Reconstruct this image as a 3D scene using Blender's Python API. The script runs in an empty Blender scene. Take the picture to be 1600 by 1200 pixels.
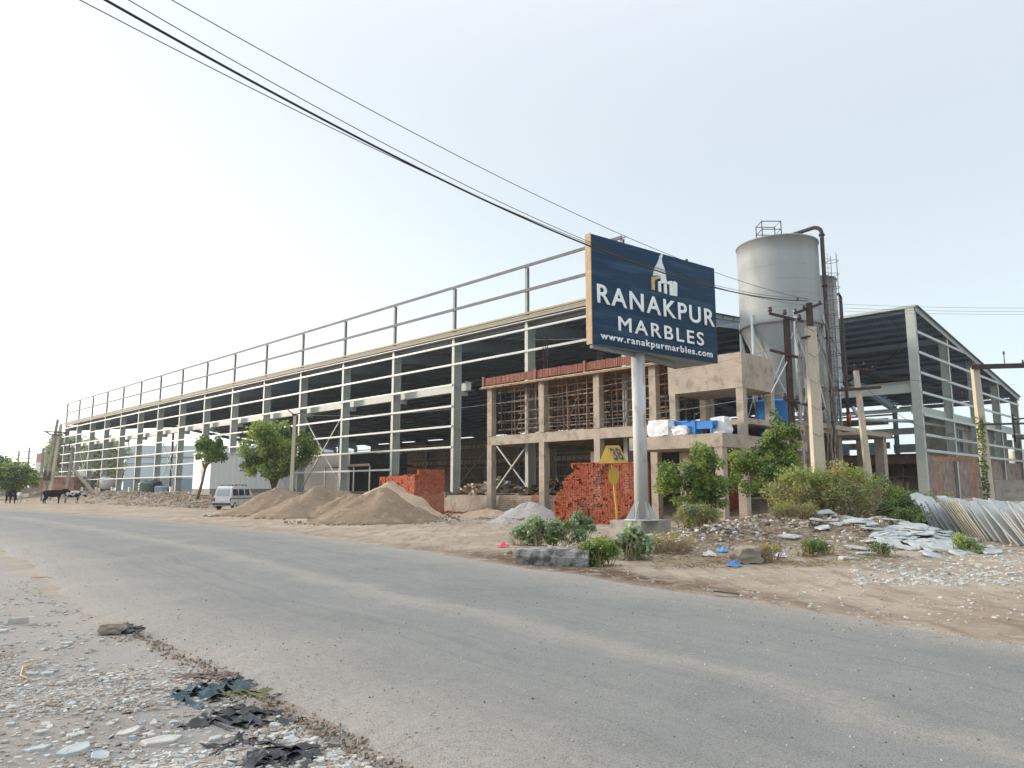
import bpy, math, random
import numpy as np
from math import sin, cos, pi, radians, sqrt, atan2
from mathutils import Vector, Matrix, noise
random.seed(7); rng = np.random.default_rng(7)
SC = bpy.context.scene
COL = SC.collection
# ------------------------------------------------------------------ camera
F = 1150.0; TH = radians(8.15); EYE = 1.6
cam = bpy.data.cameras.new('Camera'); cam.sensor_width = 36; cam.lens = 36*F/1600
cam.clip_start = .1; cam.clip_end = 5000
camo = bpy.data.objects.new('Camera', cam); COL.objects.link(camo)
camo.location = (0, 0, EYE); camo.rotation_euler = (pi/2+TH, 0, 0)
SC.camera = camo
# ------------------------------------------------------------------ light
SUN_AZ, SUN_EL = -72, 13
GLOW = 4.6
HAZE = .0003
SC.view_settings.view_transform = 'Standard'; SC.view_settings.look = 'None'
SC.view_settings.exposure = 1.52; SC.view_settings.gamma = 1
W = bpy.data.worlds.new('World'); SC.world = W; W.use_nodes = True
nt = W.node_tree; nt.nodes.clear()
out = nt.nodes.new('ShaderNodeOutputWorld'); bg = nt.nodes.new('ShaderNodeBackground')
sky = nt.nodes.new('ShaderNodeTexSky'); sky.sky_type = 'NISHITA'; sky.sun_disc = False
sky.sun_elevation = radians(SUN_EL); sky.sun_rotation = radians(SUN_AZ)
sky.air_density = 1.0; sky.dust_density = 2.5; sky.ozone_density = 1.0
hs = nt.nodes.new('ShaderNodeHueSaturation'); hs.inputs['Saturation'].default_value = .5
nt.links.new(sky.outputs[0], hs.inputs['Color'])
hz = nt.nodes.new('ShaderNodeMixRGB'); hz.inputs[0].default_value = .72
hz.inputs[2].default_value = (2.40, 2.62, 2.90, 1)      # thin haze over the whole sky
nt.links.new(hs.outputs[0], hz.inputs[1])
# broad glow of the hazy air around the low sun, and a pale horizon
wtc = nt.nodes.new('ShaderNodeTexCoord'); dt = nt.nodes.new('ShaderNodeVectorMath'); dt.operation = 'DOT_PRODUCT'
_el, _az = radians(SUN_EL), radians(SUN_AZ); dt.inputs[1].default_value = (sin(_az)*cos(_el), cos(_az)*cos(_el), sin(_el))
nt.links.new(wtc.outputs['Generated'], dt.inputs[0])
def mth(op, a, b=None):
    q = nt.nodes.new('ShaderNodeMath'); q.operation = op
    for k, v in ((0, a), (1, b)):
        if v is None: continue
        if isinstance(v, (int, float)): q.inputs[k].default_value = v
        else: nt.links.new(v, q.inputs[k])
    return q.outputs[0]
g = mth('POWER', mth('MAXIMUM', mth('MULTIPLY_ADD', dt.outputs['Value'], .5), 0), 5.5)
g.node.inputs[0].links[0].from_node.inputs[0].links[0].from_node.inputs[2].default_value = .5
gm = nt.nodes.new('ShaderNodeMixRGB'); gm.blend_type = 'MULTIPLY'; gm.inputs[0].default_value = 1; gm.inputs[1].default_value = (GLOW*1.0, GLOW*.95, GLOW*.88, 1)
nt.links.new(g, gm.inputs[2])
sx = nt.nodes.new('ShaderNodeSeparateXYZ'); nt.links.new(wtc.outputs['Generated'], sx.inputs[0])
gz_ = mth('MULTIPLY', g, mth('POWER', mth('SUBTRACT', 1, mth('ABSOLUTE', sx.outputs[2])), 2.3)); nt.links.new(gz_, gm.inputs[2])
zf = mth('POWER', mth('MAXIMUM', sx.outputs[2], 0), 5); zm = nt.nodes.new('ShaderNodeMixRGB'); zm.blend_type = 'MULTIPLY'; zm.inputs[0].default_value = 1; zm.inputs[1].default_value = (9.5, 9.7, 9.9, 1); nt.links.new(zf, zm.inputs[2])   # brightness added high overhead to fill light on the ground
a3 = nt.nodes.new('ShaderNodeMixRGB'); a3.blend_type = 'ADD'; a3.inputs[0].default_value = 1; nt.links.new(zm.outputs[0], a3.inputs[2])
hf = mth('POWER', mth('SUBTRACT', 1, mth('ABSOLUTE', sx.outputs[2])), 3)
hm = nt.nodes.new('ShaderNodeMixRGB'); hm.blend_type = 'MULTIPLY'; hm.inputs[0].default_value = 1; hm.inputs[1].default_value = (.75, 1.15, 1.10, 1); nt.links.new(hf, hm.inputs[2])
a1 = nt.nodes.new('ShaderNodeMixRGB'); a1.blend_type = 'ADD'; a1.inputs[0].default_value = 1; nt.links.new(hz.outputs[0], a1.inputs[1]); nt.links.new(gm.outputs[0], a1.inputs[2])
a2 = nt.nodes.new('ShaderNodeMixRGB'); a2.blend_type = 'ADD'; a2.inputs[0].default_value = 1; nt.links.new(a1.outputs[0], a2.inputs[1]); nt.links.new(hm.outputs[0], a2.inputs[2])
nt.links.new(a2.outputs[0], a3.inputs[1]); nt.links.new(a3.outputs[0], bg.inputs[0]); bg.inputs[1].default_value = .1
nt.links.new(bg.outputs[0], out.inputs[0])
sl = bpy.data.lights.new('Sun', 'SUN'); sl.energy = 1.3; sl.angle = radians(7); sl.color = (1, .84, .68)
so = bpy.data.objects.new('Sun', sl); COL.objects.link(so)
sd = Vector((sin(radians(SUN_AZ))*cos(radians(SUN_EL)), cos(radians(SUN_AZ))*cos(radians(SUN_EL)), sin(radians(SUN_EL))))
so.rotation_euler = sd.to_track_quat('Z', 'Y').to_euler()
# ------------------------------------------------------------------ geometry of the place
def ray(px, py):
    u = (600-py)/F
    return Vector(((px-800)/F, cos(TH)-u*sin(TH), sin(TH)+u*cos(TH)))
def gp(px, py, z=0):
    r = ray(px, py); return Vector((0, 0, EYE)) + r*((z-EYE)/r.z)
def aty(px, py, Y):
    r = ray(px, py); return Vector((0, 0, EYE)) + r*(Y/r.y)
AX = radians(-45.56)
XL = Vector((cos(AX), sin(AX), 0)); YL = Vector((-sin(AX), cos(AX), 0)); OL = Vector((6.47, 42.05, 0))
def loc(p): d = Vector(p)-OL; return d.dot(XL), d.dot(YL)
def wl(x, y, z=0): return OL+XL*x+YL*y+Vector((0, 0, z))
def sst(a, b, x):
    t = min(1, max(0, (x-a)/(b-a))); return t*t*(3-2*t)
def nz(x, y, s=1.0, o=0): return noise.noise(Vector((x*s, y*s, o)))
MOUNDS = ((8.2, 22.5, 3.4, 2.3, .42), (10.3, 26, 4.2, 3.0, .6), (5.6, 21.2, 2.2, 1.6, .22), (11.8, 29.5, 3, 2.5, .5), (10.7, 21.6, 2.0, 1.6, .34), (2.6, 19.2, 2.6, 1.6, .2))
def hgt(x, y):
    lx, ly = loc((x, y, 0))
    z = -.03
    if ly > -25:
        z += .13*sst(-22, -10, ly)
    # raised bank in front of the left part of the shed
    a = sst(-27, -34, lx)
    z += a*1.15*sst(-9.2+1.2*nz(lx, 0, .15), -6.4+1.2*nz(lx, 5, .15), ly)
    # inside the sheds
    z += (1-a)*1.12*sst(-1.2, -.6, ly)*(1-sst(-1, 0, lx)) + a*.15*sst(-2, 0, ly)*(1-sst(-1, 0, lx))
    z += .9*sst(0, 6, ly)*sst(-1, 0, lx)
    # rubbish mound by the road on the right
    for (cx, cy, rx, ry, h) in MOUNDS:
        d = ((x-cx)/rx)**2+((y-cy)/ry)**2
        if d < 6: z += h*math.exp(-d*1.3)*(1+.5*nz(x, y, 1.3, 3))
    # near verge
    z += .05*nz(x, y, .5, 1)+.018*nz(x, y, 2.3, 2)
    return z
# ------------------------------------------------------------------ materials
MC = {}
def rgb(c): return (c[0], c[1], c[2], 1)
def mat(name, c1, c2=None, scale=4, rough=.85, bump=0, bscale=None, metal=0, c3=None, s3=30, a3=.5, stretch=None, spec=.3, trans=0, detail=6, lo=.35, hi=.65, lo3=.55, hi3=.7):
    if name in MC: return MC[name]
    m = bpy.data.materials.new(name); m.use_nodes = True; n = m.node_tree; L = n.links
    b = n.nodes['Principled BSDF']; b.inputs['Roughness'].default_value = rough; b.inputs['Metallic'].default_value = metal
    b.inputs['Specular IOR Level'].default_value = spec
    tc = n.nodes.new('ShaderNodeTexCoord'); mp = n.nodes.new('ShaderNodeMapping')
    if stretch: mp.inputs['Scale'].default_value = stretch
    L.new(tc.outputs['Object'], mp.inputs[0])
    if c2 is None: c2 = tuple(v*.8 for v in c1)
    no = n.nodes.new('ShaderNodeTexNoise'); no.inputs['Scale'].default_value = scale; no.inputs['Detail'].default_value = detail
    no.inputs['Roughness'].default_value = .65
    L.new(mp.outputs[0], no.inputs['Vector'])
    cr = n.nodes.new('ShaderNodeValToRGB'); cr.color_ramp.elements[0].position = lo; cr.color_ramp.elements[1].position = hi
    cr.color_ramp.elements[0].color = rgb(c1); cr.color_ramp.elements[1].color = rgb(c2)
    L.new(no.outputs[0], cr.inputs[0]); col = cr.outputs[0]
    if c3:
        n3 = n.nodes.new('ShaderNodeTexNoise'); n3.inputs['Scale'].default_value = s3; n3.inputs['Detail'].default_value = 4
        L.new(mp.outputs[0], n3.inputs['Vector'])
        r3 = n.nodes.new('ShaderNodeValToRGB'); r3.color_ramp.elements[0].position = lo3; r3.color_ramp.elements[1].position = hi3
        r3.color_ramp.elements[1].color = (a3, a3, a3, 1)
        L.new(n3.outputs[0], r3.inputs[0])
        mx = n.nodes.new('ShaderNodeMixRGB'); L.new(r3.outputs[0], mx.inputs[0]); L.new(col, mx.inputs[1]); mx.inputs[2].default_value = rgb(c3)
        col = mx.outputs[0]
    L.new(col, b.inputs['Base Color'])
    if bump:
        bn = n.nodes.new('ShaderNodeTexNoise'); bn.inputs['Scale'].default_value = bscale or scale*4; bn.inputs['Detail'].default_value = 5
        L.new(mp.outputs[0], bn.inputs['Vector'])
        bp = n.nodes.new('ShaderNodeBump'); bp.inputs['Strength'].default_value = bump; bp.inputs['Distance'].default_value = .05
        L.new(bn.outputs[0], bp.inputs['Height']); L.new(bp.outputs[0], b.inputs['Normal'])
    if trans:
        t = n.nodes.new('ShaderNodeBsdfTranslucent'); L.new(col, t.inputs[0])
        ms = n.nodes.new('ShaderNodeMixShader'); ms.inputs[0].default_value = trans
        L.new(b.outputs[0], ms.inputs[1]); L.new(t.outputs[0], ms.inputs[2])
        L.new(ms.outputs[0], n.nodes['Material Output'].inputs[0])
    MC[name] = m; return m
def brickmat(name, c1, c2, mortar, bw=.23, bh=.075, axis='X', rough=.9):
    m = bpy.data.materials.new(name); m.use_nodes = True; n = m.node_tree; L = n.links; b = n.nodes['Principled BSDF']
    b.inputs['Roughness'].default_value = rough; b.inputs['Specular IOR Level'].default_value = .1
    tc = n.nodes.new('ShaderNodeTexCoord'); sp = n.nodes.new('ShaderNodeSeparateXYZ'); cb = n.nodes.new('ShaderNodeCombineXYZ')
    L.new(tc.outputs['Object'], sp.inputs[0]); L.new(sp.outputs[axis], cb.inputs[0]); L.new(sp.outputs['Z'], cb.inputs[1])
    br = n.nodes.new('ShaderNodeTexBrick'); L.new(cb.outputs[0], br.inputs[0])
    br.inputs['Scale'].default_value = 1; br.inputs['Brick Width'].default_value = bw; br.inputs['Row Height'].default_value = bh
    br.inputs['Mortar Size'].default_value = .011; br.inputs['Color1'].default_value = rgb(c1); br.inputs['Color2'].default_value = rgb(c2); br.inputs['Mortar'].default_value = rgb(mortar)
    no = n.nodes.new('ShaderNodeTexNoise'); no.inputs['Scale'].default_value = 1.7; no.inputs['Detail'].default_value = 8; L.new(tc.outputs['Object'], no.inputs[0])
    cr = n.nodes.new('ShaderNodeValToRGB'); cr.color_ramp.elements[0].position = .3; cr.color_ramp.elements[1].position = .7
    cr.color_ramp.elements[0].color = (.6, .6, .6, 1); cr.color_ramp.elements[1].color = (1.1, 1.1, 1.1, 1); L.new(no.outputs[0], cr.inputs[0])
    mx = n.nodes.new('ShaderNodeMixRGB'); mx.blend_type = 'MULTIPLY'; mx.inputs[0].default_value = 1
    L.new(br.outputs[0], mx.inputs[1]); L.new(cr.outputs[0], mx.inputs[2]); L.new(mx.outputs[0], b.inputs['Base Color'])
    bp = n.nodes.new('ShaderNodeBump'); bp.inputs['Strength'].default_value = .6; bp.inputs['Distance'].default_value = .01; bp.invert = True
    L.new(br.outputs['Fac'], bp.inputs['Height']); L.new(bp.outputs[0], b.inputs['Normal'])
    return m
STEEL = mat('grey steel paint', (.37, .41, .385), (.43, .465, .435), 1.5, .55, .05, 30, c3=(.30, .27, .22), s3=9, a3=.35)
GIRT = mat('galvanised girt', (.38, .425, .43), (.45, .49, .49), 2, .45, 0, c3=(.45, .42, .36), s3=6, a3=.3)
ROOFM = mat('blue grey roof sheet', (.11, .18, .27), (.14, .21, .30), .6, .5, 0, c3=(.08, .11, .14), s3=3, a3=.3)
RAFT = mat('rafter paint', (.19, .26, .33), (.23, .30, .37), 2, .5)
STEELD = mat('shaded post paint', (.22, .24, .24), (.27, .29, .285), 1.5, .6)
YEL = mat('primer gutter', (.34, .25, .11), (.30, .22, .12), 3, .6, c3=(.4, .36, .28), s3=5, a3=.6)
CREAM = mat('cream fascia', (.72, .68, .55), (.66, .62, .5), 2, .6)
BROWNW = mat('brown cladding', (.20, .15, .11), (.25, .19, .14), 1.2, .7)
CONC = mat('raw concrete', (.42, .36, .295), (.31, .27, .225), 1.3, .92, .5, 14, c3=(.20, .175, .15), s3=2.6, a3=.6, spec=.15, detail=9)
CONCD = mat('dirty concrete', (.34, .32, .29), (.24, .23, .21), 1.4, .92, .4, 14, c3=(.12, .12, .11), s3=2, a3=.6, spec=.15)
CONCL = mat('light concrete pole', (.52, .46, .36), (.44, .39, .32), 1.4, .9, .3, 25, c3=(.3, .26, .2), s3=5, a3=.4, stretch=(1, 1, .25))
SLAB = mat('shed floor', (.15, .13, .11), (.11, .10, .085), .6, .9, .2, 8)  # floor colour darkened to keep the shed interior dark
SILO = mat('silo grey paint', (.28, .305, .315), (.32, .345, .35), .5, .55, .05, 10, c3=(.22, .23, .23), s3=.9, a3=.45, stretch=(1, 1, .3))
RUST = mat('rusty iron', (.045, .032, .030), (.075, .045, .038), 3, .8, .2, 30)
DARKI = mat('dark iron', (.045, .042, .042), (.085, .07, .065), 4, .6)
PROPM = mat('weathered prop', (.30, .20, .14), (.17, .11, .08), 3, .85, stretch=(1, 1, .2))
WOOD = mat('timber prop', (.34, .23, .14), (.24, .16, .10), 3, .85, stretch=(1, 1, .2))
FORM = mat('red brown shutter', (.19, .06, .045), (.28, .12, .09), 1.5, .75, .1, 20, c3=(.15, .08, .06), s3=4, a3=.5, stretch=(3, 3, .5))
PLANK = mat('pale plank', (.55, .42, .28), (.45, .34, .22), 2, .8)
BRICK = mat('red clay brick', (.42, .115, .06), (.33, .08, .045), 5, .9, .2, 40, c3=(.48, .20, .12), s3=7, a3=.7, spec=.1)
BRICK2 = mat('dark clay brick', (.22, .055, .035), (.29, .08, .05), 5, .9, .2, 40, spec=.1)
BRICK3 = mat('orange clay brick', (.42, .15, .09), (.36, .12, .07), 5, .9, .2, 40, spec=.1)
SAND = mat('brown sand', (.235, .18, .128), (.185, .14, .10), 1.2, .97, .8, 9, c3=(.35, .27, .20), s3=2.5, a3=.6, spec=.05, detail=10)
SANDL = mat('pale sand', (.40, .31, .22), (.34, .26, .19), 1.5, .97, .7, 9, c3=(.55, .47, .37), s3=3, a3=.5, spec=.05)
GRAV = mat('grey gravel heap', (.40, .38, .36), (.30, .28, .27), 14, .95, 1, 22, spec=.05)
BARK = mat('bark', (.14, .10, .07), (.20, .15, .11), 5, .95, .5, 20, stretch=(1, 1, .3))
LEAF_A = mat('bright leaf', (.25, .34, .075), (.34, .42, .11), 1.0, .55, 0, trans=.4)
LEAF_B = mat('mid leaf', (.15, .235, .06), (.20, .29, .08), 1.0, .55, 0, trans=.35)
LEAF_C = mat('dark leaf', (.05, .11, .038), (.08, .15, .045), 1.0, .5, 0, trans=.3)
LEAF_D = mat('dry leaf', (.42, .37, .15), (.34, .28, .11), 2, .7, 0, trans=.3)
LEAF_P = mat('pale leaf', (.30, .37, .20), (.37, .43, .26), 1.5, .6, 0, trans=.3)
LEAF_G = mat('grey green leaf', (.23, .32, .19), (.31, .40, .26), 1.5, .6, 0, trans=.3)
TWIG = mat('dry twig', (.33, .25, .16), (.25, .18, .12), 5, .9)
STONE = mat('pale marble chip', (.36, .35, .325), (.46, .45, .42), 3, .8, .2, 20, c3=(.42, .42, .40), s3=5, a3=.6)
STONEW = mat('dusty chip', (.33, .31, .28), (.42, .405, .375), 3, .9, .2, 20, c3=(.26, .24, .21), s3=5, a3=.6)
STONEB = mat('blue grey slate', (.29, .32, .325), (.38, .41, .41), 2, .7, .15, 15, c3=(.55, .56, .54), s3=3, a3=.6)
STONED = mat('brown stone', (.25, .21, .17), (.32, .27, .23), 4, .9, .3, 20)
STONEE = mat('sawn stone edge', (.58, .52, .39), (.44, .39, .30), 6, .85, stretch=(1, 1, .3))
SLATE = mat('sawn slate face', (.33, .38, .42), (.42, .47, .50), 1.6, .6, .05, 10, c3=(.16, .19, .22), s3=1.6, a3=.6)
BLACKP = mat('black plastic', (.02, .022, .025), (.05, .055, .06), 8, .45, .4, 25)
BLUEP = mat('blue plastic', (.02, .16, .50), (.03, .20, .55), 2, .4, c3=(.3, .4, .5), s3=5, a3=.15)
WHITEP = mat('white wrap', (.70, .72, .74), (.60, .63, .66), 3, .5, .6, 8)
WHITE = mat('white paint', (.75, .76, .76), (.68, .70, .71), 1.5, .5)
WIRE = mat('black cable', (.02, .02, .02), (.03, .03, .03), 3, .6)
WIREG = mat('grey cable', (.20, .21, .22), (.16, .17, .18), 3, .6)
# ------------------------------------------------------------------ helpers
class MB:
    def __init__(s): s.v = []; s.f = []; s.m = []; s.sm = []
    def add(s, vs, fs, mi=0, smooth=False):
        o = len(s.v); s.v += [tuple(p) for p in vs]; s.f += [tuple(i+o for i in f) for f in fs]
        s.m += [mi]*len(fs); s.sm += [smooth]*len(fs); return s
    def box(s, c, d, rz=0, mi=0, M=None):
        x, y, z = [q/2 for q in d]; P = []
        R = M if M is not None else Matrix.Rotation(rz, 3, 'Z')
        for k in (-1, 1):
            for j in (-1, 1):
                for i in (-1, 1): P.append(Vector(c)+R@Vector((i*x, j*y, k*z)))
        return s.add(P, [(0, 2, 3, 1), (4, 5, 7, 6), (0, 1, 5, 4), (2, 6, 7, 3), (0, 4, 6, 2), (1, 3, 7, 5)], mi)
    def b2(s, x0, x1, y0, y1, z0, z1, mi=0):
        return s.box(((x0+x1)/2, (y0+y1)/2, (z0+z1)/2), (abs(x1-x0), abs(y1-y0), abs(z1-z0)), 0, mi)
    def bar(s, p, q, w, h, mi=0, up=(0, 0, 1)):
        p = Vector(p); q = Vector(q); d = (q-p); L = d.length; d.normalize(); u = Vector(up)
        a = d.cross(u)
        if a.length < 1e-4: a = d.cross(Vector((0, 1, 0)))
        a.normalize(); b = a.cross(d); R = Matrix((d, a, b)).transposed()
        return s.box((p+q)/2, (L, w, h), 0, mi, R)
    def path(s, pts, r, n=8, mi=0, cap=True):
        pts = [Vector(p) for p in pts]; N = len(pts); rs = r if isinstance(r, (list, tuple)) else [r]*N
        P = []; pa = None
        for i in range(N):
            d = (pts[min(i+1, N-1)]-pts[max(i-1, 0)]).normalized()
            if pa is None:
                pa = d.cross(Vector((0, 0, 1)))
                if pa.length < .05: pa = d.cross(Vector((0, 1, 0)))
            pa = (pa-d*pa.dot(d)).normalized(); b = d.cross(pa)
            for k in range(n):
                t = 2*pi*k/n; P.append(pts[i]+(pa*cos(t)+b*sin(t))*rs[i])
        fs = [(i*n+k, i*n+(k+1) % n, (i+1)*n+(k+1) % n, (i+1)*n+k) for i in range(N-1) for k in range(n)]
        s.add(P, fs, mi, n > 5)
        if cap:
            o = len(s.v)-len(P)
            s.f += [tuple(o+k for k in range(n))[::-1], tuple(o+(N-1)*n+k for k in range(n))]; s.m += [mi]*2; s.sm += [False]*2
        return s
    def tube(s, p, q, r, n=8, mi=0, r2=None): return s.path([p, q], [r, r2 if r2 is not None else r], n, mi)
    def lathe(s, c, prof, n=32, mi=0, smooth=True):
        c = Vector(c); P = []
        for (r, z) in prof:
            for k in range(n): t = 2*pi*k/n; P.append(c+Vector((r*cos(t), r*sin(t), z)))
        fs = [(i*n+k, i*n+(k+1) % n, (i+1)*n+(k+1) % n, (i+1)*n+k) for i in range(len(prof)-1) for k in range(n)]
        return s.add(P, fs, mi, smooth)
    def prism(s, poly, z0, z1, mi=0, M=None, mside=None):
        n = len(poly); P = [Vector((x, y, z0)) for x, y in poly]+[Vector((x, y, z1)) for x, y in poly]
        if M is not None: P = [M@p for p in P]
        s.add(P, [tuple(range(n))[::-1], tuple(range(n, 2*n))], mi)
        o = len(s.v)-2*n
        for i in range(n):
            j = (i+1) % n; s.f.append((o+i, o+j, o+n+j, o+n+i)); s.m.append(mi if mside is None else mside); s.sm.append(False)
        return s
    def build(s, name, mats, parent=None):
        me = bpy.data.meshes.new(name); me.from_pydata(s.v, [], s.f)
        if not isinstance(mats, (list, tuple)): mats = [mats]
        for m in mats: me.materials.append(m)
        me.polygons.foreach_set('material_index', s.m); me.polygons.foreach_set('use_smooth', s.sm); me.update()
        o = bpy.data.objects.new(name, me); COL.objects.link(o)
        if parent: o.parent = parent
        return o
def tag(o, label=None, cat=None, group=None, kind=None):
    if label: o['label'] = label
    if cat: o['category'] = cat
    if group: o['group'] = group
    if kind: o['kind'] = kind
    return o
def thing(name, label, cat, p=(0, 0, 0), rz=0, group=None):
    o = bpy.data.objects.new(name, None); COL.objects.link(o); o.location = p; o.rotation_euler = (0, 0, rz)
    o.empty_display_size = .3
    return tag(o, label, cat, group)
def dup(root, p=None, rz=None, label=None):
    r = root.copy(); COL.objects.link(r)
    if p is not None: r.location = p
    if rz is not None: r.rotation_euler = (0, 0, rz)
    if label: r['label'] = label
    for ch in list(root.children):
        c = ch.copy(); COL.objects.link(c); c.parent = r
        for g in list(ch.children):
            d = g.copy(); COL.objects.link(d); d.parent = c
    return r
def center(o):
    """move a top-level mesh's origin to the middle of its base"""
    me = o.data; co = np.empty(len(me.vertices)*3); me.vertices.foreach_get('co', co); co = co.reshape(-1, 3)
    c = np.array([(co[:, 0].min()+co[:, 0].max())/2, (co[:, 1].min()+co[:, 1].max())/2, co[:, 2].min()])
    co -= c; me.vertices.foreach_set('co', co.ravel()); o.location = Vector(c); me.update(); return o
# ------------------------------------------------------------------ the setting
def axis(a, b, fine0, fine1, step, grow=1.12):
    xs = list(np.arange(fine0, fine1, step)); s = step; x = fine0
    while x > a: s *= grow; x -= s; xs.insert(0, x)
    s = step; x = xs[-1]
    while x < b: s *= grow; x += s; xs.append(x)
    return xs
def ground():
    gx = axis(-900, 900, -45, 22, .45); gy = axis(-60, 1500, 1, 62, .45)
    V = [(x, y, hgt(x, y)) for y in gy for x in gx]; n = len(gx)
    Fc = [(j*n+i, j*n+i+1, (j+1)*n+i+1, (j+1)*n+i) for j in range(len(gy)-1) for i in range(n-1)]
    m = MB(); m.add(V, Fc, 0, True)
    g = bpy.data.materials.new('dusty earth'); g.use_nodes = True; N = g.node_tree; L = N.links; b = N.nodes['Principled BSDF']
    b.inputs['Roughness'].default_value = .97; b.inputs['Specular IOR Level'].default_value = .08
    tc = N.nodes.new('ShaderNodeTexCoord')
    def noi(sc, det=6, ro=.6):
        q = N.nodes.new('ShaderNodeTexNoise'); q.inputs['Scale'].default_value = sc; q.inputs['Detail'].default_value = det; q.inputs['Roughness'].default_value = ro
        L.new(tc.outputs['Object'], q.inputs[0]); return q.outputs[0]
    def ramp(s, a, c, c1, c2):
        r = N.nodes.new('ShaderNodeValToRGB'); r.color_ramp.elements[0].position = a; r.color_ramp.elements[1].position = c
        r.color_ramp.elements[0].color = rgb(c1); r.color_ramp.elements[1].color = rgb(c2); L.new(s, r.inputs[0]); return r.outputs[0]
    def mix(f, a, c, mode='MIX'):
        r = N.nodes.new('ShaderNodeMixRGB'); r.blend_type = mode
        for k, v in ((0, f), (1, a), (2, c)):
            if isinstance(v, (int, float)): r.inputs[k].default_value = v
            elif isinstance(v, tuple): r.inputs[k].default_value = rgb(v)
            else: L.new(v, r.inputs[k])
        return r.outputs[0]
    base = ramp(noi(.35, 9), .35, .65, (.27, .22, .165), (.36, .31, .25))
    base = mix(ramp(noi(1.6, 8), .5, .68, (0, 0, 0), (.7, .7, .7)), base, (.20, .15, .115))
    base = mix(ramp(noi(7, 6), .55, .7, (0, 0, 0), (.5, .5, .5)), base, (.43, .41, .37))
    mpr = N.nodes.new('ShaderNodeMapping'); mpr.inputs['Rotation'].default_value = (0, 0, radians(-40)); mpr.inputs['Scale'].default_value = (2.6, .35, 1)
    L.new(tc.outputs['Object'], mpr.inputs[0]); trk = N.nodes.new('ShaderNodeTexNoise'); trk.inputs['Scale'].default_value = 1.1; trk.inputs['Detail'].default_value = 9; trk.inputs['Roughness'].default_value = .7; L.new(mpr.outputs[0], trk.inputs[0])
    base = mix(ramp(trk.outputs[0], .5, .62, (0, 0, 0), (.75, .75, .75)), base, (.195, .15, .11))
    vo = N.nodes.new('ShaderNodeTexVoronoi'); vo.inputs['Scale'].default_value = 22; L.new(tc.outputs['Object'], vo.inputs[0])
    spk = ramp(vo.outputs['Distance'], .12, .2, (1, 1, 1), (0, 0, 0))
    msk = ramp(noi(.9, 5), .45, .6, (0, 0, 0), (.85, .85, .85))
    base = mix(mix(1.0, spk, msk, 'MULTIPLY'), base, (.50, .50, .48))
    base = mix(ramp(noi(60, 3), .6, .75, (0, 0, 0), (.5, .5, .5)), base, (.18, .14, .11))
    at = N.nodes.new('ShaderNodeAttribute'); at.attribute_name = 'damp'
    base = mix(mix(1., at.outputs['Fac'], ramp(noi(2.2, 9, .75), .36, .52, (0, 0, 0), (.85, .85, .85)), 'MULTIPLY'), base, (.10, .068, .048))
    at3 = N.nodes.new('ShaderNodeAttribute'); at3.attribute_name = 'spoil'
    base = mix(mix(1., at3.outputs['Fac'], ramp(noi(3.2, 9, .75), .38, .58, (.35, .35, .35), (.95, .95, .95)), 'MULTIPLY'), base, (.135, .10, .07))
    at2 = N.nodes.new('ShaderNodeAttribute'); at2.attribute_name = 'verge'
    base = mix(mix(1., at2.outputs['Fac'], ramp(noi(1.1, 8, .7), .35, .6, (.5, .5, .5), (.95, .95, .95)), 'MULTIPLY'), base, (.27, .265, .255))
    L.new(base, b.inputs['Base Color'])
    bp = N.nodes.new('ShaderNodeBump'); bp.inputs['Strength'].default_value = .8; bp.inputs['Distance'].default_value = .04
    L.new(noi(9, 10, .75), bp.inputs['Height']); L.new(bp.outputs[0], b.inputs['Normal'])
    o = m.build('ground', g); tag(o, kind='structure')
    def side(P, x, y):
        for i in range(len(P)-1):
            (ax, ay), (bx, by) = P[i], P[i+1]
            if ay <= y <= by: return x-(ax+(bx-ax)*(y-ay)/(by-ay))
        return 999
    dv = []; vv = []
    for x, y, z in V:
        d = side(FAR, x, y) if 4 < y < 70 else 999
        dv.append(max(0, 1-abs(d*.72-.7)/(.9+.5*nz(x, y, .3)))*(.35+1.6*math.exp(-((x-.6)**2+(y-15.6)**2)/22)) if d < 5 else 0)
        d2 = side(NEAR, x, y) if y < 40 else 0; vv.append(1 if -40 < d2 < 0 else 0)
    sv = []
    for x, y, z in V:
        q_ = sum(math.exp(-1.1*(((x-cx)/rx)**2+((y-cy)/ry)**2)) for (cx, cy, rx, ry, h) in MOUNDS if abs(x-cx) < 12 and abs(y-cy) < 12); lx_, ly_ = loc((x, y, 0))
        q_ += .8*math.exp(-((ly_+7.8)/1.6)**2)*sst(-27, -34, lx_); sv.append(min(1, q_))
    for nm_, val in (('damp', dv), ('verge', vv), ('spoil', sv)):
        a_ = o.data.attributes.new(nm_, 'FLOAT', 'POINT'); a_.data.foreach_set('value', val)
NEAR = [(9.5, -12), (6.0, -6), (3.4, -1), (1.3, 2.0), (-.62, 4.54), (-2.16, 6.28), (-3.85, 8.25), (-6.1, 10.75), (-9.3, 14.6), (-13.4, 19.6), (-22, 29), (-36, 43.5), (-62, 69), (-100, 105), (-190, 190)]
FAR = [(16, -12), (12.2, -5), (9.2, .5), (7.2, 4.2), (5.5, 7.7), (4.5, 9.3), (3.2, 11.2), (1.55, 13.7), (-1.7, 18.7), (-5.3, 23.8), (-11.2, 31.2), (-22.5, 43.2), (-45, 63.5), (-84, 100), (-172, 186)]
ground()
def crom(P, t):
    i = min(int(t), len(P)-2); u = t-i; p = [Vector(P[max(0, min(len(P)-1, i+k))]) for k in (-1, 0, 1, 2)]
    return .5*((2*p[1])+(p[2]-p[0])*u+(2*p[0]-5*p[1]+4*p[2]-p[3])*u*u+(3*p[1]-p[0]-3*p[2]+p[3])*u**3)
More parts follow.
